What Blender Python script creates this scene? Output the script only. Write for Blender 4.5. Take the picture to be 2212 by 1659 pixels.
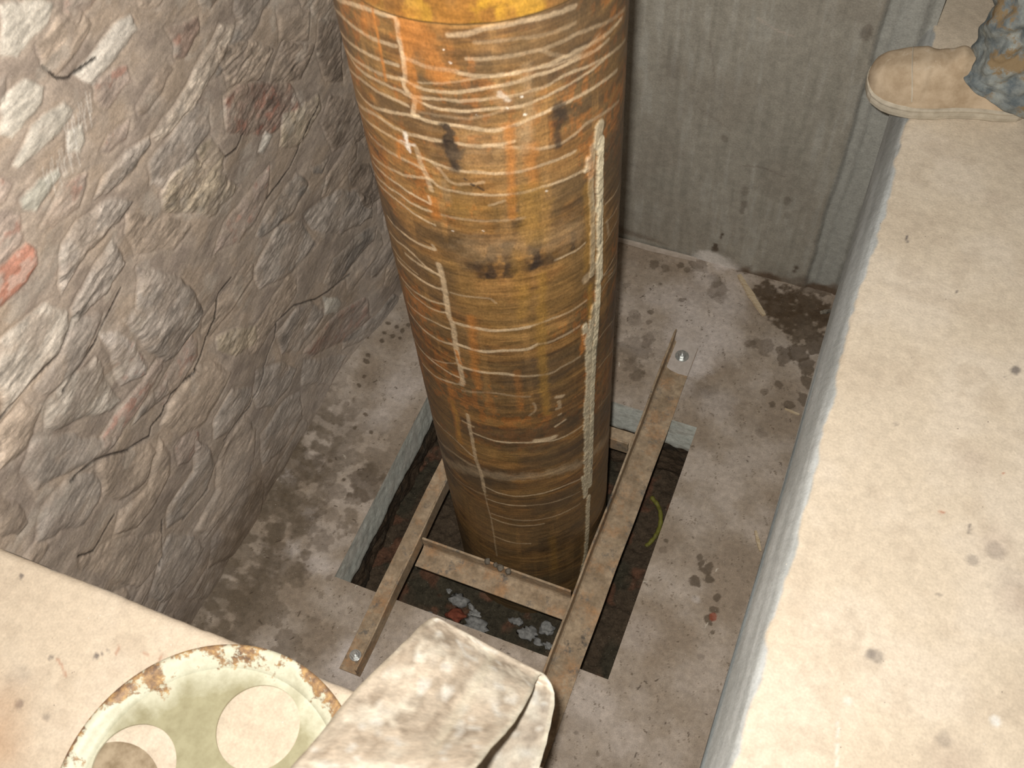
import bpy, bmesh, math
import numpy as np
from mathutils import Matrix, Vector
for o in list(bpy.data.objects): bpy.data.objects.remove(o)
sc=bpy.context.scene
# ------------------------------------------------------------------ camera (metres; origin = pipe axis at pit-floor level)
CAMPOS=Vector((.537,-1.088,2.45))
RIGHT=Vector((.92612,.37302,-.05622)); UP=Vector((-.28759,.79462,.53467)); BACK=Vector((.24412,-.47900,.84319))
cam=bpy.data.cameras.new('camera'); camo=bpy.data.objects.new('camera',cam); sc.collection.objects.link(camo); sc.camera=camo
M=Matrix.Identity(4)
for i in range(3): M[i][0]=RIGHT[i]; M[i][1]=UP[i]; M[i][2]=BACK[i]; M[i][3]=CAMPOS[i]
camo.matrix_world=M
cam.sensor_width=36; cam.sensor_fit='HORIZONTAL'; cam.lens=36*2240.2/2212; cam.clip_start=.02
cam.dof.use_dof=True; cam.dof.focus_distance=2.45; cam.dof.aperture_fstop=9
# ------------------------------------------------------------------ world: faint room light
w=bpy.data.worlds.new('world'); sc.world=w; w.use_nodes=True
bg=w.node_tree.nodes['Background']; bg.inputs['Color'].default_value=(1,.93,.82,1); bg.inputs['Strength'].default_value=.045
# ------------------------------------------------------------------ the camera's flash: small lamp just beside the lens
fl=bpy.data.lights.new('camera_flash','AREA'); fl.shape='RECTANGLE'; fl.size=.030; fl.size_y=.018; fl.energy=44; fl.color=(1,.955,.88)
flo=bpy.data.objects.new('camera_flash',fl); sc.collection.objects.link(flo)
F=M.copy(); p=CAMPOS-RIGHT*.030+UP*.040
for i in range(3): F[i][3]=p[i]
flo.matrix_world=F
sc.view_settings.view_transform='Standard'; sc.view_settings.look='None'; sc.view_settings.exposure=0; sc.view_settings.gamma=1; sc.view_settings.use_curve_mapping=False
# surface colours used by several builders
PITFLOOR=(.36,.298,.24); MORTAR=(.315,.26,.215); GREYWALL=(.33,.308,.262); SLAB=(.66,.565,.445)
# ------------------------------------------------------------------ charted shapes (metres)
# STONES: outlines on the left wall as (y, z), relief, roughness, colour; CRACKS: polylines on it; SPOTS: stains on the pit floor (x, y, radius, strength, kind)
# MARKS: drips, rings and blotches on the pipe as (angle, height), half-width mm, strength, kind
STONES=[[[[-0.237,1.55],[-0.195,1.526],[-0.141,1.487],[-0.173,1.472],[-0.214,1.469],[-0.256,1.47],[-0.273,1.491],[-0.277,1.498]],0.6,0.3,"pg"],[[[-0.151,1.474],[-0.103,1.448],[-0.095,1.421],[-0.097,1.407],[-0.143,1.398],[-0.194,1.394],[-0.212,1.397],[-0.221,1.427],[-0.216,1.46]],1.0,0.3,"tan"],[[[-0.011,1.369],[-0.015,1.333],[-0.08,1.328],[-0.159,1.329],[-0.185,1.377],[-0.105,1.375],[-0.058,1.378]],1.2,0.2,"pale"],[[[0.011,1.376],[0.083,1.336],[0.044,1.333],[0.01,1.357]],0.8,0.5,"tan"],[[[0.025,1.243],[0.027,1.22],[-0.031,1.206],[-0.075,1.208],[-0.096,1.218],[-0.089,1.238],[-0.031,1.246]],0.6,0.4,"dbr"],[[[0.039,1.296],[0.143,1.25],[0.126,1.22],[0.065,1.211],[0.036,1.23],[0.046,1.256]],0.9,0.7,"red2"],[[[0.184,1.198],[0.234,1.155],[0.186,1.137],[0.104,1.123],[0.031,1.12],[-0.058,1.132],[-0.091,1.143],[-0.093,1.169],[-0.01,1.165],[0.066,1.179],[0.13,1.191]],1.6,1.0,"pale2"],[[[0.333,1.15],[0.353,1.127],[0.275,1.115],[0.2,1.107],[0.135,1.112],[0.098,1.124],[0.158,1.14],[0.227,1.156]],0.8,1.0,"dgr"],[[[-0.316,1.448],[-0.265,1.441],[-0.23,1.401],[-0.264,1.383],[-0.34,1.385],[-0.349,1.405]],0.8,0.3,"pg"],[[[-0.298,1.378],[-0.217,1.362],[-0.211,1.333],[-0.263,1.321],[-0.353,1.337],[-0.364,1.355]],0.9,0.3,"pg"],[[[-0.246,1.322],[-0.209,1.306],[-0.21,1.273],[-0.238,1.264],[-0.266,1.286]],0.7,0.3,"pg"],[[[-0.29,1.283],[-0.293,1.264],[-0.334,1.26],[-0.369,1.256],[-0.387,1.279],[-0.378,1.297],[-0.33,1.301]],0.9,0.4,"gg"],[[[-0.499,1.249],[-0.415,1.236],[-0.403,1.209],[-0.415,1.183],[-0.453,1.178],[-0.518,1.187],[-0.54,1.21]],1.2,0.2,"red"],[[[-0.171,1.246],[-0.11,1.23],[-0.138,1.206],[-0.194,1.213],[-0.208,1.235]],0.8,0.4,"pink"],[[[-0.091,1.172],[-0.099,1.151],[-0.154,1.145],[-0.233,1.156],[-0.264,1.179],[-0.22,1.192],[-0.153,1.193]],1.8,1.2,"gr"],[[[-0.185,1.097],[-0.237,1.096],[-0.286,1.097],[-0.35,1.107],[-0.413,1.092],[-0.413,1.119],[-0.364,1.174],[-0.312,1.176],[-0.235,1.153]],2.0,1.3,"gr"],[[[-0.264,1.083],[-0.262,1.01],[-0.34,1.0],[-0.417,1.029],[-0.411,1.062],[-0.337,1.075]],1.8,1.2,"gr"],[[[-0.006,1.059],[0.045,1.047],[0.052,0.982],[0.034,0.95],[-0.004,0.989],[-0.011,1.027]],1.0,0.5,"yel"],[[[0.114,1.076],[0.179,1.056],[0.326,0.937],[0.338,0.849],[0.211,0.883],[0.077,1.012]],0.7,1.5,"red2"],[[[-0.085,1.068],[-0.016,1.042],[0.076,0.869],[-0.031,0.891],[-0.142,1.01],[-0.134,1.055]],0.9,1.5,"yel"],[[[0.175,0.83],[0.148,0.778],[0.081,0.752],[0.001,0.763],[-0.074,0.817],[-0.017,0.847],[0.086,0.841]],0.8,0.4,"pink"],[[[0.254,0.734],[0.275,0.667],[0.188,0.658],[0.065,0.705],[0.06,0.73],[0.136,0.739]],1.0,1.0,"dgr"],[[[0.487,0.299],[0.454,0.278],[0.343,0.298],[0.236,0.317],[0.208,0.376],[0.271,0.397],[0.421,0.347]],1.0,1.0,"blk"],[[[0.45,0.798],[0.544,0.705],[0.547,0.573],[0.391,0.666],[0.387,0.77]],1.0,0.8,"dbr"],[[[0.352,1.109],[0.462,1.033],[0.425,0.974],[0.332,1.036]],1.2,0.2,"tan"],[[[0.229,0.621],[0.39,0.544],[0.502,0.4],[0.477,0.334],[0.338,0.423],[0.236,0.551]],1.2,0.8,"gr"],[[[0.207,0.909],[0.217,0.878],[0.162,0.872],[0.155,0.89]],0.8,0.4,"pale"],[[[0.354,1.029],[0.44,0.947],[0.365,0.905],[0.262,0.981],[0.306,1.017]],1.0,1.3,"dbr"],[[[0.149,1.175],[0.266,1.098],[0.307,1.036],[0.236,1.013],[0.137,1.076]],1.0,1.3,"tan"],[[[0.261,0.895],[0.407,0.835],[0.406,0.789],[0.302,0.774],[0.223,0.837]],1.0,1.3,"yel"],[[[0.289,0.706],[0.379,0.663],[0.323,0.652],[0.296,0.679]],0.8,0.6,"dgr"],[[[0.436,0.575],[0.538,0.491],[0.555,0.347],[0.468,0.375],[0.429,0.505]],1.0,0.8,"dbr"],[[[0.48,0.994],[0.559,0.913],[0.52,0.774],[0.447,0.836],[0.434,0.935]],1.0,0.9,"dbr"],[[[-0.216,1.099],[-0.138,1.005],[-0.088,0.923],[-0.162,0.923],[-0.235,1.002],[-0.244,1.066]],0.6,0.5,"tan"],[[[-0.152,1.339],[-0.07,1.308],[-0.071,1.271],[-0.149,1.278],[-0.174,1.308]],0.5,0.4,"pink"],[[[-0.386,1.357],[-0.367,1.325],[-0.396,1.307],[-0.42,1.314]],0.8,0.4,"pink"],[[[-0.294,1.256],[-0.237,1.227],[-0.292,1.189],[-0.365,1.21],[-0.379,1.235]],0.5,0.5,"pink"],[[[0.129,0.688],[0.222,0.607],[0.233,0.502],[0.12,0.52],[-0.003,0.595],[0.004,0.659]],0.9,0.8,"gr"],[[[-0.551,1.145],[-0.444,1.119],[-0.417,1.062],[-0.428,1.037],[-0.482,1.021],[-0.554,1.029],[-0.587,1.029],[-0.633,1.039]],1.6,0.8,"sh"],[[[-0.407,1.044],[-0.369,0.984],[-0.403,0.963],[-0.459,0.953],[-0.51,0.95],[-0.549,0.976],[-0.556,1.019],[-0.484,1.018]],1.2,0.4,"gr"],[[[-0.423,0.934],[-0.429,0.87],[-0.432,0.777],[-0.463,0.781],[-0.506,0.834],[-0.565,0.882],[-0.592,0.926],[-0.558,0.972],[-0.504,0.966],[-0.45,0.94]],1.6,0.8,"sh"],[[[-0.364,0.928],[-0.342,0.86],[-0.342,0.786],[-0.354,0.768],[-0.394,0.792],[-0.416,0.81],[-0.408,0.873],[-0.406,0.922],[-0.392,0.96]],1.6,0.6,"pw"],[[[-0.249,0.982],[-0.186,0.884],[-0.163,0.799],[-0.162,0.723],[-0.203,0.707],[-0.27,0.712],[-0.31,0.733],[-0.332,0.813],[-0.34,0.884],[-0.346,0.935],[-0.302,0.922]],2.2,0.9,"gr"],[[[-0.203,0.596],[-0.178,0.52],[-0.242,0.5],[-0.3,0.489],[-0.371,0.536],[-0.394,0.624],[-0.345,0.642],[-0.305,0.643],[-0.256,0.633]],2.0,0.3,"tan"],[[[-0.114,0.603],[-0.047,0.53],[-0.072,0.484],[-0.148,0.542],[-0.182,0.604],[-0.158,0.631]],1.0,0.9,"yel"],[[[-0.112,0.425],[-0.021,0.337],[0.017,0.247],[-0.025,0.225],[-0.116,0.251],[-0.157,0.324],[-0.149,0.375]],1.6,0.6,"gr"],[[[-0.199,0.484],[-0.138,0.394],[-0.165,0.363],[-0.259,0.377],[-0.311,0.427],[-0.277,0.469]],1.6,0.4,"gr"],[[[-0.325,0.697],[-0.335,0.658],[-0.413,0.687],[-0.448,0.711],[-0.401,0.728],[-0.344,0.702]],1.0,0.8,"gr"],[[[0.183,0.347],[0.243,0.282],[0.252,0.236],[0.221,0.231],[0.175,0.281]],1.0,0.1,"pg"],[[[0.241,0.224],[0.353,0.145],[0.334,0.067],[0.228,0.083],[0.078,0.215],[0.06,0.268],[0.139,0.25]],1.4,0.5,"red2"],[[[0.154,0.376],[0.175,0.281],[0.128,0.274],[0.047,0.286],[-0.013,0.353],[0.005,0.429],[0.092,0.421]],1.4,0.5,"gr"],[[[0.447,0.057],[0.532,-0.088],[0.399,-0.037],[0.2,0.073],[0.215,0.11],[0.345,0.062]],1.2,1.0,"dgr"],[[[-0.62,0.789],[-0.563,0.734],[-0.571,0.683],[-0.602,0.657],[-0.651,0.665],[-0.741,0.765],[-0.687,0.806]],1.4,0.3,"gr"],[[[-0.642,1.027],[-0.582,1.021],[-0.565,0.97],[-0.631,0.928],[-0.698,0.955]],1.6,0.4,"tan"],[[[-0.612,0.938],[-0.548,0.846],[-0.488,0.724],[-0.527,0.727],[-0.583,0.77],[-0.672,0.841],[-0.668,0.908]],1.4,0.3,"gr"],[[[-0.53,0.723],[-0.439,0.625],[-0.429,0.582],[-0.498,0.557],[-0.57,0.603],[-0.589,0.657],[-0.555,0.736]],1.8,0.3,"tan"],[[[-0.407,0.604],[-0.412,0.535],[-0.445,0.495],[-0.514,0.485],[-0.583,0.497],[-0.627,0.55],[-0.583,0.583],[-0.497,0.546]],1.8,0.3,"tan"],[[[-0.349,0.491],[-0.329,0.439],[-0.333,0.343],[-0.387,0.312],[-0.481,0.329],[-0.529,0.374],[-0.491,0.421],[-0.399,0.422]],1.8,0.3,"gr"],[[[-0.269,0.375],[-0.196,0.358],[-0.187,0.268],[-0.248,0.191],[-0.37,0.182],[-0.476,0.208],[-0.477,0.266],[-0.377,0.283],[-0.318,0.354]],1.8,0.3,"tan"],[[[-0.298,0.154],[-0.248,0.116],[-0.247,0.059],[-0.329,-0.016],[-0.421,0.004],[-0.51,0.104],[-0.449,0.175]],1.4,0.4,"dbr"],[[[-0.345,-0.046],[-0.336,-0.09],[-0.393,-0.096],[-0.426,-0.061],[-0.415,-0.022]],1.4,0.2,"dbr"],[[[-0.635,0.549],[-0.538,0.384],[-0.576,0.325],[-0.671,0.364],[-0.719,0.587],[-0.703,0.628]],1.2,0.3,"tan"],[[[-0.531,0.358],[-0.482,0.256],[-0.484,0.179],[-0.574,0.179],[-0.648,0.211],[-0.664,0.301]],1.4,0.4,"gr"],[[[-0.714,0.934],[-0.708,0.87],[-0.718,0.811],[-0.751,0.813],[-0.775,0.855]],1.2,0.4,"dbr"],[[[-0.054,0.211],[0.007,0.158],[-0.032,0.077],[-0.156,0.093],[-0.228,0.134],[-0.182,0.24]],1.3,0.5,"gr"],[[[0.049,0.247],[0.21,0.04],[0.107,0.027],[0.012,0.169]],1.2,0.6,"gr"],[[[-0.503,0.114],[-0.468,0.009],[-0.56,0.017],[-0.605,0.128]],1.0,0.4,"gr"]]
CRACKS=[[[-0.058,0.718],[-0.108,0.718],[-0.143,0.671],[-0.221,0.636],[-0.258,0.628],[-0.331,0.652],[-0.378,0.638],[-0.411,0.644],[-0.428,0.631],[-0.484,0.668],[-0.521,0.716],[-0.55,0.743],[-0.582,0.761],[-0.617,0.776]],[[0.315,0.287],[0.167,0.359],[0.088,0.434],[0.012,0.461],[-0.008,0.422],[-0.112,0.372],[-0.17,0.353],[-0.252,0.374],[-0.284,0.381]],[[-0.304,0.978],[-0.375,0.967],[-0.415,0.954],[-0.472,0.952],[-0.52,0.952]],[[-0.407,1.044],[-0.484,1.018],[-0.554,1.029],[-0.585,1.032],[-0.638,1.033]],[[-0.387,0.312],[-0.442,0.324],[-0.481,0.329]],[[-0.258,0.209],[-0.302,0.183],[-0.37,0.182]],[[-0.521,0.411],[-0.564,0.344],[-0.594,0.322]],[[-0.595,0.588],[-0.674,0.584],[-0.706,0.625]],[[0.131,0.968],[0.094,0.959],[0.055,0.974]],[[0.398,0.814],[0.31,0.791],[0.239,0.761],[0.133,0.767]],[[-0.221,1.427],[-0.209,1.394],[-0.19,1.378],[-0.124,1.364]]]
SPOTS=[[0.255,0.641,0.100,0.55,1],[0.192,0.759,0.070,0.50,1],[0.293,0.794,0.070,0.50,1],[0.116,0.732,0.050,0.35,1],[0.337,0.636,0.070,0.40,1],[0.143,0.866,0.0117,0.8,0],[0.17,0.856,0.0108,0.7,0],[0.198,0.882,0.0244,0.6,0],[0.071,0.845,0.0158,0.7,0],[0.103,0.84,0.013,0.6,0],[0.189,0.744,0.0095,0.8,0],[0.115,0.669,0.0085,0.8,0],[0.121,0.634,0.0095,0.7,0],[0.11,0.777,0.0054,0.6,0],[0.018,0.745,0.0104,0.4,0],[0.075,0.647,0.0149,0.4,0],[0.275,0.823,0.031,0.5,0],[0.256,0.848,0.0199,0.5,0],[0.295,0.793,0.0221,0.4,0],[0.082,0.627,0.0162,0.35,0],[0.314,0.915,0.0158,0.7,0],[0.332,0.913,0.0126,0.7,0],[0.397,0.913,0.0199,0.6,0],[0.482,0.92,0.0168,0.7,0],[0.521,0.903,0.0221,0.6,0],[0.559,0.909,0.0231,0.7,0],[0.064,0.923,0.0234,0.5,0],[-0.023,0.942,0.0126,0.4,0],[0.413,0.85,0.0338,1.0,2],[0.466,0.823,0.05,1.0,2],[0.529,0.845,0.0554,1.0,2],[0.585,0.821,0.0446,1.0,2],[0.495,0.775,0.0443,1.0,2],[0.414,0.805,0.0221,0.8,2],[0.258,0.926,0.0405,0.9,1],[0.219,0.937,0.0285,0.8,1],[0.222,0.843,0.0342,0.5,1],[0.332,0.746,0.0604,0.4,1],[0.221,0.706,0.0509,0.35,1],[0.542,0.758,0.0455,0.9,0],[0.581,0.723,0.037,0.9,0],[0.541,0.67,0.0297,0.9,0],[0.515,0.651,0.0266,0.8,0],[0.576,0.634,0.0256,0.9,0],[0.595,0.585,0.0215,0.9,0],[0.59,0.528,0.0202,0.8,0],[0.56,0.499,0.013,0.8,0],[0.52,0.485,0.0095,0.8,0],[0.489,0.519,0.013,0.6,0],[0.521,0.554,0.0126,0.8,0],[0.443,0.664,0.0316,0.55,0],[0.413,0.662,0.0149,0.5,0],[0.114,0.536,0.0455,0.45,0],[0.134,0.572,0.0225,0.4,0],[0.149,0.452,0.0202,0.6,0],[0.124,0.481,0.0225,0.35,0],[0.323,0.464,0.0329,0.35,0],[0.351,0.474,0.0212,0.35,0],[0.47,-0.081,0.0149,0.95,0],[0.491,-0.035,0.0158,0.95,0],[0.501,-0.058,0.0117,0.95,0],[0.471,-0.024,0.0085,0.9,0],[0.463,-0.011,0.0073,0.8,0],[0.533,-0.099,0.0085,0.9,0],[0.533,-0.134,0.0117,0.9,0],[0.531,-0.16,0.0117,0.9,0],[0.547,-0.186,0.0063,0.8,0],[0.37,0.002,0.0051,0.8,0],[0.371,-0.027,0.0108,0.4,0],[0.323,-0.527,0.0054,0.6,0],[0.385,-0.556,0.0054,0.6,0],[0.358,0.556,0.0041,0.8,0],[0.514,0.393,0.018,0.4,0],[0.109,0.457,0.0085,0.5,0],[0.538,-0.253,0.0089,0.4,0],[0.538,-0.152,0.0104,0.8,3],[0.28,0.557,0.0667,0.6,1],[0.378,0.433,0.0576,0.4,1],[0.271,0.459,0.0446,0.3,1],[0.486,-0.123,0.0108,0.6,1],[0.374,-0.252,0.0579,0.3,1],[0.324,-0.456,0.075,0.3,1],[0.427,-0.508,0.0485,0.3,1],[-0.633,-0.14,0.0639,0.6,0],[-0.572,-0.142,0.0424,0.6,0],[-0.417,-0.123,0.0481,0.75,0],[-0.426,-0.163,0.0266,0.6,0],[-0.422,-0.087,0.031,0.6,0],[-0.495,-0.176,0.032,0.5,0],[-0.513,-0.232,0.031,0.5,0],[-0.521,-0.282,0.0361,0.5,0],[-0.578,-0.327,0.0307,0.6,0],[-0.556,-0.389,0.0414,0.6,0],[-0.479,-0.36,0.0139,0.7,0],[-0.497,-0.412,0.0297,0.5,0],[-0.552,-0.467,0.0396,0.5,0],[-0.454,-0.31,0.0307,0.5,0],[-0.463,-0.237,0.0202,0.4,0],[-0.64,-0.026,0.0279,0.45,0],[-0.579,-0.51,0.0297,0.5,0],[-0.607,-0.242,0.031,0.7,0],[-0.459,-0.398,0.0297,0.4,0],[-0.459,0.189,0.0607,0.5,1],[-0.472,0.076,0.0433,0.4,1],[-0.621,-0.185,0.0212,0.6,1],[-0.527,-0.249,0.0202,0.6,1],[-0.518,-0.352,0.0256,0.5,1],[-0.438,-0.373,0.0351,0.5,1],[-0.398,-0.364,0.0301,0.4,1],[-0.59,0.372,0.0073,0.95,0],[-0.565,0.373,0.0073,0.95,0],[-0.543,0.366,0.0076,0.95,0],[-0.534,0.388,0.0073,0.95,0],[-0.585,0.336,0.0063,0.95,0],[-0.561,0.338,0.0073,0.95,0],[-0.536,0.339,0.0063,0.95,0],[-0.625,0.3,0.0073,0.95,0],[-0.579,0.309,0.0073,0.95,0],[-0.592,0.246,0.0067,0.95,0],[-0.589,0.226,0.0076,0.95,0],[-0.573,0.182,0.0067,0.95,0],[-0.574,0.147,0.0063,0.95,0],[-0.478,0.027,0.0063,0.95,0],[-0.525,0.023,0.0063,0.95,0],[-0.543,-0.094,0.0063,0.95,0],[-0.519,0.072,0.0073,0.95,0],[-0.484,-0.129,0.0063,0.95,0],[-0.245,-0.556,0.05,0.7,1],[0.274,0.53,0.055,0.7,1],[-0.245,-0.592,0.07,0.4,1]]
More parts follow.
